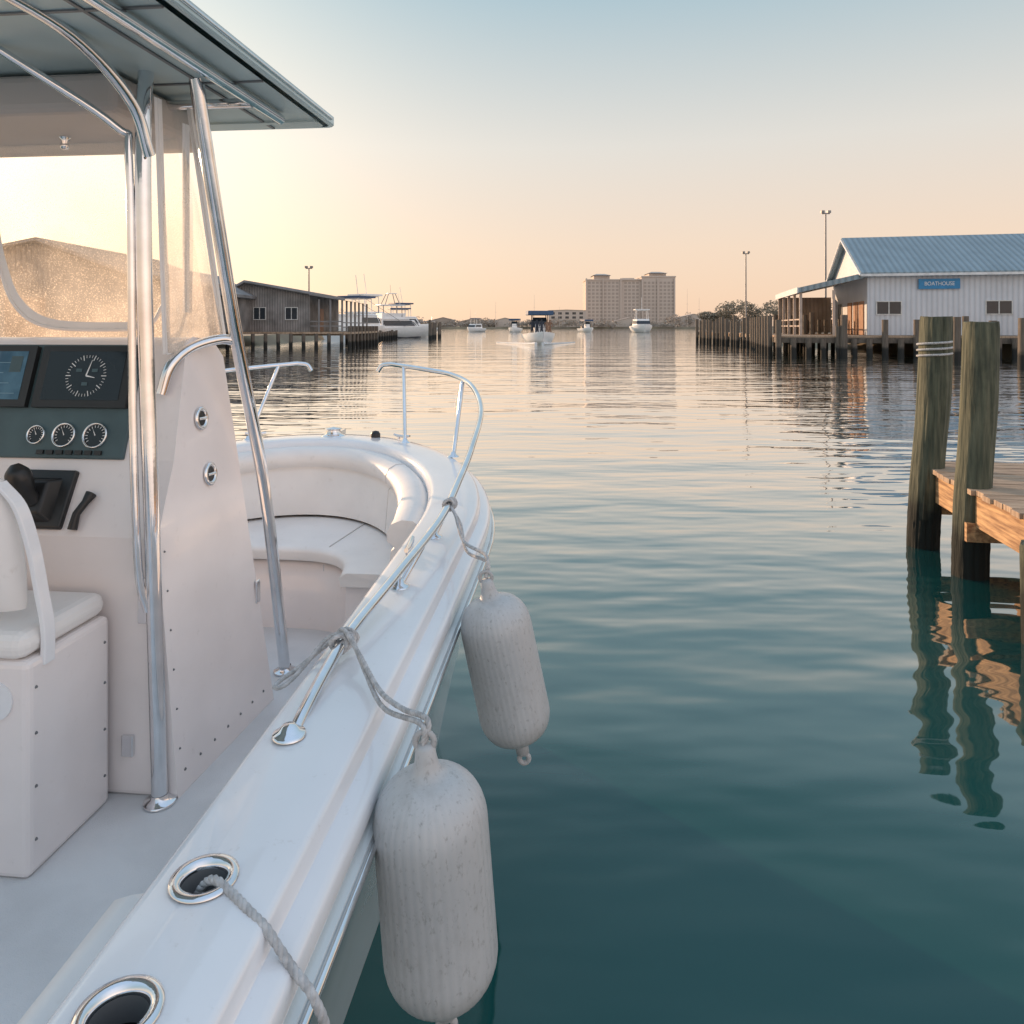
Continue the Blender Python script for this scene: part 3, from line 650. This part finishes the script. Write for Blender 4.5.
rope(mb,[K2,K2+Vector((.03,-.08,-.02)),K2+Vector((.075,-.26,-.07)),e2+Vector((.0,.03,.06)),e2],.0064)
rope(mb,[K2+Vector((0,-.01,0)),K2+Vector((.05,-.09,-.05)),K2+Vector((.085,-.27,-.10)),e2+Vector((.004,.03,.04)),e2+Vector((.002,0,0))],.006)
for q in range(3):
    c=K2+Vector((.004*q,.015*q-.02,.0)); rope(mb,[c+Vector((.020*math.cos(a),.006*math.sin(a*2),.020*math.sin(a))) for a in [2*math.pi*k/10+q for k in range(11)]],.006,4)
mb.obj("fender_line",ropem,label="grey twisted rope from the rail to the fender",cat="rope",group="ropes on the boat")
mb=MB()
rope(mb,[Vector(p) for p in ((-.526,1.225,.93),(-.506,1.215,.985),(-.478,1.20,1.014),(-.44,1.175,1.012),(-.395,1.14,1.006),(-.365,1.12,.997),(-.325,1.10,.962),(-.285,1.08,.932),(-.262,1.08,.86),(-.25,1.09,.7),(-.245,1.09,.5))],.0078)
mb.obj("dock_line",ropem,label="grey braided rope leading out of the rod holder",cat="rope",group="ropes on the boat")

# ------------------------------------------------------------------ pilings and near dock
def piling(X,Y,zt,rad,mat,label,group,lean=(0,0),n=20,cap=None,zb=-1.0,name="dock_piling",rugged=0):
    mb=MB(); K_=14 if not rugged else 60; rs=[]
    for k in range(K_+1):
        t=k/K_; z=zb+(zt-zb)*t; cx=lean[0]*z+.008*math.sin(z*3+X); cy=lean[1]*z+.008*math.cos(z*2.3+Y); r0=rad*(1.02-.04*t)*(1+.012*math.sin(z*7+X*3))
        if k==K_ and rugged: r0*=.96
        row=[]
        for j in range(n):
            a=2*math.pi*j/n; rj=r0
            if rugged:
                rj*=1+rugged*noise.noise(Vector((math.cos(a)*3+X,math.sin(a)*3,z*.6)))+rugged*.8*noise.noise(Vector((math.cos(a)*14,math.sin(a)*14+Y,z*1.2)))
                if z<.3: rj*=1+.05*abs(noise.noise(Vector((math.cos(a)*9,math.sin(a)*9,z*14))))
            row.append((cx+rj*math.cos(a),cy+rj*math.sin(a),z+(.012*noise.noise(Vector((math.cos(a)*2,math.sin(a)*2,X*5))) if (k==K_ and rugged) else 0)))
        rs.append(row)
    mb.rings(rs,closed=True); mb.poly(rs[-1])
    o=mb.obj(name,mat,label=label,cat="piling",group=group,recalc=False,sharp=60); o.location=(X,Y,0); return o
piling(3.56,6.48,1.98,.126,pilem,"weathered round timber piling at the dock's end","dock pilings",(.054,0),64,rugged=.09)
piling(3.49,5.70,1.93,.121,pilem,"weathered greenish timber piling beside the plank dock","dock pilings",(.036,0),64,rugged=.09)
piling(3.17,4.45,.60,.12,pilem,"short timber support piling under the plank dock","dock pilings",(.0,0),64,rugged=.09)
mb=MB(); rope(mb,[Vector((3.650,6.48,1.62))+Vector((.130*math.cos(a),.130*math.sin(a),.008*a)) for a in [k*math.pi/6 for k in range(36)]],.011,4)
mb.obj("piling_rope",ropem,label="rope wrapped round the timber piling",cat="rope")
ed=Vector((.30,1.72,0)).normalized(); er=Vector((ed.y,-ed.x,0))
dk=root("plank_dock",(3.40,5.65,0),-math.atan2(ed.x,ed.y),"weathered timber plank dock lit warm by low sun","dock")
mb=MB(); y=-5.0
while y<1.15:
    wdt=.14; mb.box((1.35+random.uniform(-.02,.02),y+wdt/2,.665+random.uniform(-.003,.003)),(2.64,wdt-.014,.04)); y+=wdt
mb.obj("deck_planks",plank,dk,bevel=.004)
mb=MB(); mb.box((.09,-1.93,.52),(.05,6.2,.24)); mb.obj("fascia_beam",fascm,dk,bevel=.006)
for x in (.9,1.6,2.4):
    mb=MB(); mb.box((x,-1.93,.54),(.06,6.15,.2)); mb.obj("support_beam",fascm,dk)
for y in (-1.2,.0,.85):
    mb=MB(); mb.box((.95,y,.36),(1.9,.12,.14)); mb.obj("cross_beam",fascm,dk)

# ------------------------------------------------------------------ buildings
def building(name,label,loc,rz,x0,x1,y0,y1,zb,zl,zr,xp,zp,oh,wall,roof,wins=(),doors=(),group=None,trim=None):
    e=root(name,loc,rz,label,"building",group); trim=trim or trimm
    mb=MB()
    for y in (y0,y1): mb.poly([(x0,y,zb),(x1,y,zb),(x1,y,zr),(xp,y,zp),(x0,y,zl)])
    mb.poly([(x0,y0,zb),(x0,y1,zb),(x0,y1,zl),(x0,y0,zl)]); mb.poly([(x1,y0,zb),(x1,y1,zb),(x1,y1,zr),(x1,y0,zr)])
    mb.obj("wall",wall,e)
    mb=MB(); th=.14
    for (xa,za) in ((x0,zl),(x1,zr)):
        dx=xa-xp; dzz=za-zp; f=1+oh/abs(dx) if dx else 1; xe=xp+dx*f; ze=zp+dzz*f
        a=[(xp,y0-oh,zp+.03),(xe,y0-oh,ze+.03),(xe,y1+oh,ze+.03),(xp,y1+oh,zp+.03)]; b=[(p[0],p[1],p[2]+th) for p in a]
        mb.add(a+b,[(0,1,2,3),(7,6,5,4),(0,4,5,1),(1,5,6,2),(2,6,7,3)],0)
    rf=mb.obj("roof",roof,e)
    mb=MB()
    for (xa,za) in ((x0,zl),(x1,zr)):
        dx=xa-xp; f=1+oh/abs(dx); xe=xp+dx*f; ze=zp+(za-zp)*f
        mb.tube([(xe,y0-oh-.03,ze),(xp,y0-oh-.03,zp)],.09,4); mb.box((xe,(y0+y1)/2,ze),(.1,y1-y0+2*oh,.16))
    mb.obj("roof_trim",trim,rf)
    for (face,c,z,w_,h_) in wins:
        mb=MB()
        if face=='f': P_=lambda a,b,n:(c+a,y0-n,z+b)
        elif face=='r': P_=lambda a,b,n:(x1+n,c+a,z+b)
        else: P_=lambda a,b,n:(x0-n,c+a,z+b)
        hw,hh=w_/2,h_/2
        mb.poly([P_(-hw,-hh,.03),P_(hw,-hh,.03),P_(hw,hh,.03),P_(-hw,hh,.03)])
        wn_=mb.obj("window",glassd,e)
        mb=MB(); t=.06
        for a0,a1,b0,b1 in ((-hw-t,hw+t,hh,hh+t),(-hw-t,hw+t,-hh-t,-hh),(-hw-t,-hw,-hh,hh),(hw,hw+t,-hh,hh),(-t/2,t/2,-hh,hh)):
            q=[P_(a0,b0,.07),P_(a1,b0,.07),P_(a1,b1,.07),P_(a0,b1,.07)]; q0=[P_(a0,b0,.0),P_(a1,b0,.0),P_(a1,b1,.0),P_(a0,b1,.0)]
            mb.add(q0+q,[(4,5,6,7),(0,1,5,4),(1,2,6,5),(2,3,7,6),(3,0,4,7)])
        mb.obj("window_frame",framem,wn_)
    for (face,c,w_,h_) in doors:
        mb=MB()
        if face=='f': mb.box((c,y0-.04,zb+h_/2),(w_,.08,h_))
        else: mb.box((x1+.04,c,zb+h_/2),(.08,w_,h_))
        mb.obj("door",doorm,e)
    return e
SR=math.atan2(-.974,-.227)
shed=building("waterfront_shed","long white metal-sided shed with blue metal roof on a pier",(23.7,50,0),SR,-12,0,0,28,1.3,5.5,5.5,-6,8.3,.5,whitew,blroof,
   wins=[('r',1.3,3.1,1.45,.8),('r',7.8,3.1,1.45,.8),('r',14,3.1,1.45,.8),('f',-9,3.0,1.4,1.2)],doors=[('f',-1.6,1.3,2.3),('f',-3.4,1.3,2.3),('f',-5.4,1.3,2.3)])
mb=MB(); mb.box((.10,4.3,4.66),(.1,2.45,.66)); sg=mb.obj("shop_sign",signb,shed,label="blue sign board with pale lettering")
tcv=bpy.data.curves.new("t","FONT"); tcv.body="BOATHOUSE"; tcv.size=.36; tcv.align_x='CENTER'; tcv.align_y='CENTER'; tcv.extrude=.01
to=bpy.data.objects.new("t",tcv); COL.objects.link(to); bpy.context.view_layer.update()
tm=bpy.data.meshes.new_from_object(to.evaluated_get(bpy.context.evaluated_depsgraph_get())); bpy.data.objects.remove(to)
tm.materials.clear(); tm.materials.append(whitep)
to=bpy.data.objects.new("sign_lettering",tm); COL.objects.link(to); to.parent=sg; to.location=(.165,4.3,4.66); to.rotation_euler=(R(90),0,R(90)); to.scale=(.85,1,1)
mb=MB(); a=[(-12.3,-.02,5.15),(.3,-.02,5.15),(.3,-4.4,4.15),(-12.3,-4.4,4.15)]; b=[(p[0],p[1],p[2]+.34) for p in a]
mb.add(a+b,[(0,1,2,3),(4,5,6,7),(0,4,5,1),(1,5,6,2),(2,6,7,3),(3,7,4,0)]); pr=mb.obj("porch_roof",blroof,shed)
mb=MB(); mb.box((-6,-4.44,4.32),(12.8,.08,.40)); mb.obj("porch_beam",trimm,pr)
for x in (-12,-9,-6,-3,0): 
    mb=MB(); mb.box((x,-4.2,2.72),(.18,.18,2.9)); mb.obj("porch_post",postm,shed)
mb=MB(); mb.box((0,-2.1,2.72),(.16,.16,3.2)); mb.obj("porch_post",postm,shed)
for x in (-11.8,-5.8):
    mb=MB()
    for z in (1.9,2.35): mb.box((x+2.8,-4.2,z),(5.6,.07,.09))
    mb.obj("porch_railing",postm,shed)
mb=MB(); mb.box((-11.9,-2.2,2.8),(.12,4.0,2.9)); mb.obj("porch_end_wall",tanw,shed)
pier=root("pier",(23.7,50,0),SR,"timber pier deck carrying the metal shed","pier")
mb=MB(); mb.box((-5.5,11,1.2),(17.2,34,.16)); mb.obj("pier_deck",plank,pier)
mb=MB(); mb.box((3.06,11,1.0),(.1,34,.35)); mb.obj("pier_fascia",pilef,pier)
mb=MB(); mb.box((-5.5,-6.03,1.0),(17.2,.1,.35)); mb.obj("pier_fascia",pilef,pier)
def loc2w(x,y): 
    c,s=math.cos(SR),math.sin(SR); return (23.7+c*x-s*y,50+s*x+c*y)
base=None
G1="timber pilings of the far pier"
def fp(X,Y,zt,rad=.17):
    global base
    if base is None:
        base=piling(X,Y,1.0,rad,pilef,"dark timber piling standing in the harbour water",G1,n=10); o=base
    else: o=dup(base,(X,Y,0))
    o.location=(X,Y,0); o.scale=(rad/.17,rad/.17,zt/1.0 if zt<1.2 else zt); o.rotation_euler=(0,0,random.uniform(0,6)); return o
yy=-6
while yy<16:
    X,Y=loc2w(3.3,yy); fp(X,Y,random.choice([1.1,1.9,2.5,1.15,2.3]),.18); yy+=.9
for x in range(-13,3,2):
    X,Y=loc2w(x,-6.3); fp(X,Y,2.6,.17)
Yp=55
while Yp<89:
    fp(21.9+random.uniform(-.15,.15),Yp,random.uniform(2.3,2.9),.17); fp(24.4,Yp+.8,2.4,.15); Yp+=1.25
for X,Y,z in ((22.6,39.0,2.2),(25.2,37,2.3),(26.6,41.5,2.2),(20.8,47,2.6),(24.3,41,2.4)): fp(X,Y,z,.2)
bw=MB(); bw.box((23.2,76,1.15),(2.2,28,.14)); bw.box((22.1,76,1.0),(.08,28,.3)); bw.obj("boardwalk",plank,label="timber boardwalk on pilings",cat="boardwalk")
def lightpole(X,Y,zt):
    e=root("light_pole",(X,Y,.9),0,"tall grey pole with a floodlight head","light pole","light poles on the quay")
    mb=MB(); mb.cyl((0,0,0),(0,0,zt-.9),.11,.07,8); mb.obj("pole",polem,e)
    mb=MB(); mb.box((0,0,zt-.9),(.7,.12,.1)); mb.box((-.28,0,zt-.75),(.28,.3,.22)); mb.box((.28,0,zt-.75),(.28,.3,.22)); mb.obj("lamp_head",polem,e)
lightpole(27.6,66,11.8); lightpole(26.5,85,10.1)
# left bank
building("boat_shed","weathered grey board shed with low metal roof on pilings",(-17.8,66,0),0,-6.6,0,0,11,1.4,5.2,4.75,-5.6,5.75,.5,greyw,grroof,wins=[('f',-1.6,3.0,1.0,1.0),('f',-4.4,3.0,1.0,1.0)],doors=[('r',4,1.2,2.1)],trim=grroof)
mb=MB(); mb.poly([(-17.7,65.4,4.62),(-14.6,65.4,4.10),(-14.6,77.5,4.10),(-17.7,77.5,4.62)]); mb.poly([(-17.7,65.4,4.76),(-14.6,65.4,4.24),(-14.6,77.5,4.24),(-17.7,77.5,4.76)]); mb.poly([(-17.7,65.4,4.62),(-14.6,65.4,4.10),(-14.6,65.4,4.24),(-17.7,65.4,4.76)])
for y in (65.8,67.6,69.4,71.2,73,75,77): mb.box((-14.9,y,2.75),(.15,.15,2.8))
for x in (-16.9,-15.9): mb.box((x,65.7,2.75),(.14,.14,3.0))
mb.box((-16.3,65.7,2.3),(2.7,.07,.1)); mb.box((-16.3,65.7,1.9),(2.7,.07,.1))
mb.box((-14.9,71.4,2.2),(.08,11.2,.1)); mb.box((-14.9,71.4,1.8),(.08,11.2,.1))
mb.obj("porch_canopy",grroof,label="lean-to porch canopy on posts beside the grey shed",cat="canopy")
building("boat_shed","grey gabled waterfront shed beside the water",(-25.2,58,0),0,-7,2.2,0,9,1.4,4.9,4.6,-1.0,6.2,.5,greyw,grroof,wins=[('f',-4,3,1,1)],trim=grroof)
building("gabled_warehouse","tan gabled warehouse on the harbour bank",(-28.0,45,0),0,-9,4.6,0,14,1.0,5.2,5.2,-.2,7.0,.6,tanw,brroof,wins=[('f',-5,3,1.2,1.2)],doors=[('f',-1.2,2.4,2.6)],trim=brroof)
mb=MB(); mb.box((-20.3,70.5,1.3),(13,13,.18)); mb.obj("wharf_deck",plank,label="timber wharf deck under the grey shed",cat="wharf")
for x in range(0,12): fp(-26.4+x*1.08,63.9,1.25,.15)
for y in range(0,9): fp(-13.9,64.2+y*1.6,1.9,.15)
mb=MB(); mb.box((-20,96,1.0),(5,38,.15)); mb.obj("wharf_deck",plank,label="long timber wharf with boats alongside",cat="wharf")
for y in range(0,18): fp(-17.4,79+y*2.0,random.uniform(1.1,1.4),.16)
for y in range(0,10): fp(-11.6-random.random(),108+y*1.8,random.uniform(2.2,3.0),.18)
lightpole(-22.2,82,8.2)

# ------------------------------------------------------------------ boats
def hullmesh(mb,Ln,B,Hh,n=14,mi=0,deckmi=0):
    rs=[]
    for k in range(n+1):
        t=k/n; y=-Ln/2+Ln*t; b=B/2*(1-max(0,(t-.45)/.55)**2.3)+.01; z=Hh*(1+.35*t*t); fl=.72
        yw=y-(.12*Ln*max(0,(t-.6)/.4))
        rs.append([(-b,y,z),(-b*.97,y,z*.7),(-b*fl,yw,.05),(0,yw,-.3),(b*fl,yw,.05),(b*.97,y,z*.7),(b,y,z)])
    mb.rings(rs,mi); mb.poly(rs[0]); mb.rings([[(r[0][0],r[0][1],r[0][2]-.04),(r[-1][0],r[-1][1],r[-1][2]-.04)] for r in rs],deckmi,False)
def person(loc,label="person in dark clothes standing on the boat",mat=None):
    me=bpy.data.meshes.new("person"); bm=bmesh.new()
    J=dict(p=(0,0,.92),c=(0,0,1.28),n=(0,0,1.48),h=(0,.02,1.62),h2=(0,.02,1.73),ls=(-.19,0,1.42),le=(-.27,.05,1.15),lh=(-.24,.22,.98),rs=(.19,0,1.42),re=(.27,.05,1.15),rh=(.22,.24,1.0),lk=(-.11,.03,.5),lf=(-.12,0,.06),rk=(.11,.03,.5),rf=(.12,0,.06),lt=(-.12,.14,.04),rt=(.12,.14,.04))
    rad=dict(p=.14,c=.15,n=.065,h=.095,h2=.08,ls=.07,le=.05,lh=.04,rs=.07,re=.05,rh=.04,lk=.07,lf=.05,rk=.07,rf=.05,lt=.04,rt=.04)
    ks=list(J); V={k:bm.verts.new(J[k]) for k in ks}
    for a,b in (("p","c"),("c","n"),("n","h"),("h","h2"),("c","ls"),("ls","le"),("le","lh"),("c","rs"),("rs","re"),("re","rh"),("p","lk"),("lk","lf"),("lf","lt"),("p","rk"),("rk","rf"),("rf","rt")): bm.edges.new((V[a],V[b]))
    bm.to_mesh(me); bm.free(); o=bpy.data.objects.new("person",me); COL.objects.link(o); me.materials.append(mat or shirtA)
    md=o.modifiers.new("skin","SKIN")
    for i,k in enumerate(ks): me.skin_vertices[0].data[i].radius=(rad[k],rad[k]) 
    me.skin_vertices[0].data[0].use_root=True; o.modifiers.new("s","SUBSURF").levels=1
    o.location=loc; tag(o,label,"person","people on the boat"); return o
def smallboat(loc,rz,Ln,B,style,label,canvas=bnavy):
    e=root("motorboat",loc,rz,label,"boat","boats in the harbour")
    mb=MB(); hullmesh(mb,Ln,B,.75*B/2.4); mb.obj("hull",bwhite,e)
    k=B/2.4
    if style=='open':
        mb=MB(); mb.box((0,0,1.15*k),(.9*k,.9*k,1.0*k)); mb.obj("console",bwhite,e,bevel=.05)
        mb=MB(); mb.add([(-.62*k,.46*k,1.3*k),(.62*k,.46*k,1.3*k),(.52*k,.2*k,2.1*k),(-.52*k,.2*k,2.1*k)],[(0,1,2,3)]); mb.obj("windshield",glassd,e)
        mb=MB(); mb.box((0,-.1*k,2.45*k),(2.0*k,2.2*k,.34*k)); tp=mb.obj("canopy",canvas,e,bevel=.08)
        mb=MB()
        for x in (-.6,.6):
            for y in (-.7,.5): mb.tube([(x*k,y*k,.7*k),(x*k*.95,y*k*.9,2.34*k)],.05,6)
            mb.tube([(x*k*.95,-.63*k,2.29*k),(x*k*.95,.45*k,2.29*k)],.04,6)
        for y in (-.63,.45): mb.tube([(-.57*k,y*k,2.29*k),(.57*k,y*k,2.29*k)],.04,6)
        mb.obj("canopy_frame",bdark,e)
        mb=MB(); mb.box((0,-Ln/2-.15,.9*k),(.4*k,.5*k,.7*k)); mb.obj("outboard_engine",bdark,e,bevel=.06)
    else:
        mb=MB(); rs=[]
        for z,x,y0,y1 in ((.7,.42,-.28,.26),(1.5,.38,-.27,.16),(1.55,.40,-.30,.16),(1.62,.36,-.30,.14)):
            rs.append([(-x*B,y0*Ln,z*k),(x*B,y0*Ln,z*k),(x*B*.8,y1*Ln,z*k),(-x*B*.8,y1*Ln,z*k)])
        mb.rings(rs,closed=True,sm=False); mb.poly(rs[-1]); cb=mb.obj("cabin",bwhite,e,bevel=.04)
        mb=MB(); mb.add([(-.335*B,.232*Ln,1.02*k),(.335*B,.232*Ln,1.02*k),(.318*B,.185*Ln,1.4*k),(-.318*B,.185*Ln,1.4*k)],[(0,1,2,3)])
        for sx_ in (-1,1): mb.poly([(sx_*.417*B,-.2*Ln,1.05*k),(sx_*.355*B,.18*Ln,1.05*k),(sx_*.335*B,.14*Ln,1.4*k),(sx_*.40*B,-.2*Ln,1.4*k)])
        mb.obj("window",glassd,cb)
        mb=MB()
        for x in (-.3,.3):
            for y in (-.2,.05): mb.tube([(x*B,y*Ln,1.6*k),(x*B*.9,y*Ln,2.66*k)],.03*k,6)
            mb.tube([(x*B*.9,-.2*Ln,2.64*k),(x*B*.9,.05*Ln,2.64*k)],.03*k,6)
        for y in (-.2,.05): mb.tube([(-.27*B,y*Ln,2.64*k),(.27*B,y*Ln,2.64*k)],.03*k,6)
        mb.obj("canopy_frame",bwhite,e)
        mb=MB(); mb.box((0,-.08*Ln,2.75*k),(.72*B,.34*Ln,.12*k)); mb.obj("canopy",canvas,e,bevel=.02)
        mb=MB(); mb.tube([(0,-.05*Ln,2.8*k),(0,-.1*Ln,4.2*k)],.02*k,5); mb.obj("antenna",bwhite,e)
    return e
b0=smallboat((2.9,79,0),R(184),7.4,3.2,'open',"white open motorboat with dark canopy coming towards us",bblue)
for k_,(x,y) in enumerate(((-.8,.9),(.75,.7),(.15,1.9),(1.1,-.2),(-.3,1.3))): person((2.9+x,79-y,.85),label="person in %s clothes standing on the motorboat"%("tan" if k_%2 else "dark"),mat=shirtB if k_%2 else shirtA).rotation_euler=(0,0,R(180))
mb=MB()
for sg_ in (-1,1):
    P_=[(2.75+sg_*(.35+.42*i),75.2+i*1.2+random.uniform(-.1,.1),.03+.10*math.exp(-i*.5)) for i in range(11)]
    mb.tube(P_,[.15*math.exp(-.18*i)+.03 for i in range(11)],6)
mb.obj("wake",foamm,kind="structure",label="thin foam wake trailing the motorboat")
smallboat((38.5,222,0),R(180),11,5.9,'cabin',"white cabin cruiser with raised bridge",bwhite)
smallboat((23.5,235,0),R(200),7,3.6,'open',"small motorboat with dark canopy")
smallboat((.8,230,0),R(170),7,3.8,'open',"small motorboat with dark canopy")
smallboat((-12,240,0),R(150),8,3.8,'cabin',"small white cabin boat with dark canopy")
smallboat((-36,330,0),R(100),9,3.6,'cabin',"small white cabin boat lying side on",bwhite)
smallboat((-22.6,112,0),R(-25),12,5.4,'cabin',"large white cabin boat with dark canopy at the wharf",bnavy)
smallboat((-28.5,150,0),R(-40),14,7.0,'cabin',"large white cabin boat moored at the wharf",bwhite)
smallboat((-31.5,96,0),R(0),10,3.4,'cabin',"white cabin boat with dark canopy at the wharf",bnavy)
smallboat((-22.8,160,0),R(-60),12,5.8,'cabin',"white cabin boat with dark canopy at the wharf",bnavy)
smallboat((-19.6,136,0),R(-70),11,4.4,'cabin',"white cabin boat with dark canopy at the wharf",bnavy)
# sportfishing boat
sf=root("sportfishing_boat",(-18.6,118,0),R(-62),"large white sportfishing boat with flybridge and lookout tower","boat","boats in the harbour")
mb=MB(); hullmesh(mb,14.5,4.6,1.55,18); mb.obj("hull",bwhite,sf)
for s_ in (-1,1):
    mb=MB(); mb.tube([(s_*1.72,-7.2,.12),(s_*1.72,0,.14),(s_*1.3,4.0,.16)],.09,5); mb.obj("hull_stripe",bdark,sf)
mb=MB(); rs=[]
for z,x,y0,y1 in ((1.5,1.85,-2.6,3.8),(2.9,1.7,-2.6,2.0),(3.0,1.85,-3.6,2.1),(3.1,1.8,-3.6,1.9)):
    rs.append([(-x,y0,z),(x,y0,z),(x*.85,y1,z),(-x*.85,y1,z)])
mb.rings(rs,closed=True,sm=False); mb.poly(rs[-1]); cb=mb.obj("cabin",bwhite,sf,bevel=.06)
mb=MB(); 
for s_ in (-1,1): mb.poly([(s_*1.86,-2.3,1.95),(s_*1.66,3.0,1.95),(s_*1.55,2.15,2.75),(s_*1.78,-2.3,2.75)])
mb.poly([(-1.5,3.35,2.0),(1.5,3.35,2.0),(1.42,2.35,2.78),(-1.42,2.35,2.78)]); mb.obj("window",glassd,cb)
mb=MB(); rs=[[(-1.5,-2.4,3.1),(1.5,-2.4,3.1),(1.2,1.3,3.1),(-1.2,1.3,3.1)],[(-1.6,-2.4,3.9),(1.6,-2.4,3.9),(1.3,1.6,3.9),(-1.3,1.6,3.9)]]
mb.rings(rs,closed=True,sm=False); mb.obj("flybridge",bwhite,sf,bevel=.05)
mb=MB(); mb.box((0,-.6,5.15),(3.0,4.0,.16)); mb.box((0,-.4,7.0),(1.4,1.4,.10)); mb.obj("tower_roof",bwhite,sf,bevel=.03)
mb=MB()
for x in (-1,1):
    for y in (-2.1,.9): mb.tube([(x*1.3,y,3.3),(x*1.2,y,5.1)],.07,6); mb.tube([(x*1.1,y*.8-.1,5.2),(x*.6,y*.35-.3,7.0)],.06,6)
    mb.tube([(x*1.9,.5,2.6),(x*3.2,-6.5,6.6)],.03,5)
    mb.tube(cat_path([(x*1.8,1.0,1.9),(x*1.55,4.4,2.5),(x*.5,6.9,2.75)],5),.04,5)
mb.tube([(0,-.5,7.0),(0,-.6,8.4)],.025,5)
mb.obj("tower_frame",polem,sf)
def mast(X,Y,h):
    mb=MB(); mb.cyl((0,0,0),(0,0,h),.12,.05,6); mb.box((0,0,h*.6),(1.6,.08,.08)); o=mb.obj("boat_mast",hotelm,label="slender mast rising above the far shore",cat="mast",group="distant masts"); o.location=(X,Y,1)
for X,h in ((-11,17),(15,22),(118,26),(-28,12),(126,20),(32,14)): mast(X,505,h)

# ------------------------------------------------------------------ hotel
ht=root("hotel_building",(0,700,1.4),0,"large multi-storey hazy tan hotel with stepped blocks","building")
mb=MB(); blocks=[(69,103,43,0),(103,121,43.2,1),(121,152.5,46,0),(77,92,48,4),(129,145,50,4),(105,117,46.5,12)]
for a,b,h,dy in blocks: mb.box(((a+b)/2,dy+15,h/2),(b-a-.1,30-dy,h))
for a,b,h,dy in blocks[:3]:
    mb.box(((a+b)/2,dy/2+15,h+.6),(b-a+1,31-dy,1.2))
for a in (69.4,85,101.5,121.5,136,151.5): mb.box((a,-.6,22.5),(1.3,1.2,45))
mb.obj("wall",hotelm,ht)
for a,b,h in ((77,92,48.1),(129,145,50.1)):
    mb=MB(); c=(a+b)/2; q=[(a-1,3,h),(b+1,3,h),(b+1,31,h),(a-1,31,h)]; mb.add(q+[(c-4,17,h+2.2),(c+4,17,h+2.2)],[(0,1,5,4),(1,2,5),(2,3,4,5),(3,0,4)]); mb.obj("roof",hotelw,ht)
mb=MB()
for a,b,h,dy in blocks[:3]:
    x=a+2.0; yf=dy+15-(30-dy)/2-.08
    while x<b-3:
        z=2.5
        while z<h-3:
            mb.poly([(x,yf,z),(x+2.4,yf,z),(x+2.4,yf,z+2.0),(x,yf,z+2.0)]); z+=3.4
        x+=3.7
mb.obj("window_rows",hotelw,ht,kind="stuff")
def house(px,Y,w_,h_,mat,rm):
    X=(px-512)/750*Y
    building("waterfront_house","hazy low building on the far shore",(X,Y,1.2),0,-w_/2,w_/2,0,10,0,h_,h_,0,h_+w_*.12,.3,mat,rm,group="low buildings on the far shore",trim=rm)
hz1=M("hazy_wall_light",(.56,.49,.43),.8); hz2=M("hazy_wall_brown",(.42,.36,.31),.8); hzr=M("hazy_roof",(.44,.375,.33),.8)  # far house colours lightened and warmed to carry the distance haze
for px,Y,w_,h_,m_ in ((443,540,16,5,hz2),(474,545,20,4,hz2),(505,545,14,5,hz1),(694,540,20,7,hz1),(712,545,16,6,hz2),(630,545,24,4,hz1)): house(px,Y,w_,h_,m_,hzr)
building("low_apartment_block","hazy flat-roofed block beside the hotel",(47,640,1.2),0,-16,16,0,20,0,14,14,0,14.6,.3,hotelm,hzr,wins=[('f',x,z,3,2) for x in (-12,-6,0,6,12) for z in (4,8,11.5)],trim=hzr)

# ------------------------------------------------------------------ trees
def leaves(mb,c,rx,ry,rz,n,s,mi=0):
    lobes=[(Vector((random.gauss(0,.45),random.gauss(0,.45),random.gauss(0,.35))),random.uniform(.35,.6)) for _ in range(9)]
    for _ in range(n):
        lc,lr=random.choice(lobes); d=Vector((random.gauss(0,1),random.gauss(0,1),random.gauss(0,1))).normalized()*lr*random.uniform(.6,1.0)
        p=lc+d; p=Vector((c[0]+p.x*rx,c[1]+p.y*ry,c[2]+p.z*rz))
        a=Vector((random.gauss(0,1),random.gauss(0,1),random.gauss(0,1))).normalized(); b=a.orthogonal().normalized(); q=s*random.uniform(.5,1.2)
        mb.add([p-a*q,p+b*q*.6,p+a*q,p-b*q*.6],[(0,1,2,3)],mi)
def tree(X,Y,h,wd):
    e=root("shore_tree",(X,Y,.9),0,"rounded hazy tree on the quay bank","tree","trees on the bank")
    mb=MB(); mb.tube([(0,0,-.2),(.1,0,h*.25),(.0,.1,h*.5)],[.25,.2,.12],8)
    for k in range(5):
        a=k*1.3; mb.tube([(.05,0,h*.3),(math.cos(a)*wd*.2,math.sin(a)*wd*.2,h*.5),(math.cos(a)*wd*.33,math.sin(a)*wd*.33,h*.68)],[.12,.08,.03],5)
    mb.obj("trunk",trunkm,e)
    mb=MB(); leaves(mb,(0,0,h*.55),wd/2,wd/2,h*.42,1800,.32); mb.obj("crown",leafm,e,recalc=False)
for X,Y,h,wd in ((57,214,6,9),(62,210,8.0,11),(68,212,8.8,11),(73,206,8.4,11),(79,208,7.6,10),(84,204,8,11)): tree(X,Y,h,wd)
mb=MB()
for k in range(120):
    px=random.uniform(405,760); Y=random.uniform(525,590); X=(px-512)/750*Y; h=random.uniform(3.5,7.5)*(1.3 if px>670 else .8)
    leaves(mb,(X,Y,1.4+h*.5),random.uniform(5,9),5,h*.55,150,.8)
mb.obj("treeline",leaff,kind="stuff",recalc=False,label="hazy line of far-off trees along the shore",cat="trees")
mb=MB()
for k in range(50):
    Y=random.uniform(180,420); X=-42-(Y-140)*.16-random.uniform(2,20); h=random.uniform(4,8)
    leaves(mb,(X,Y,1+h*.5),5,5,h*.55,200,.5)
mb.obj("treeline",leaff,kind="stuff",recalc=False,label="hazy line of trees behind the wharf",cat="trees")
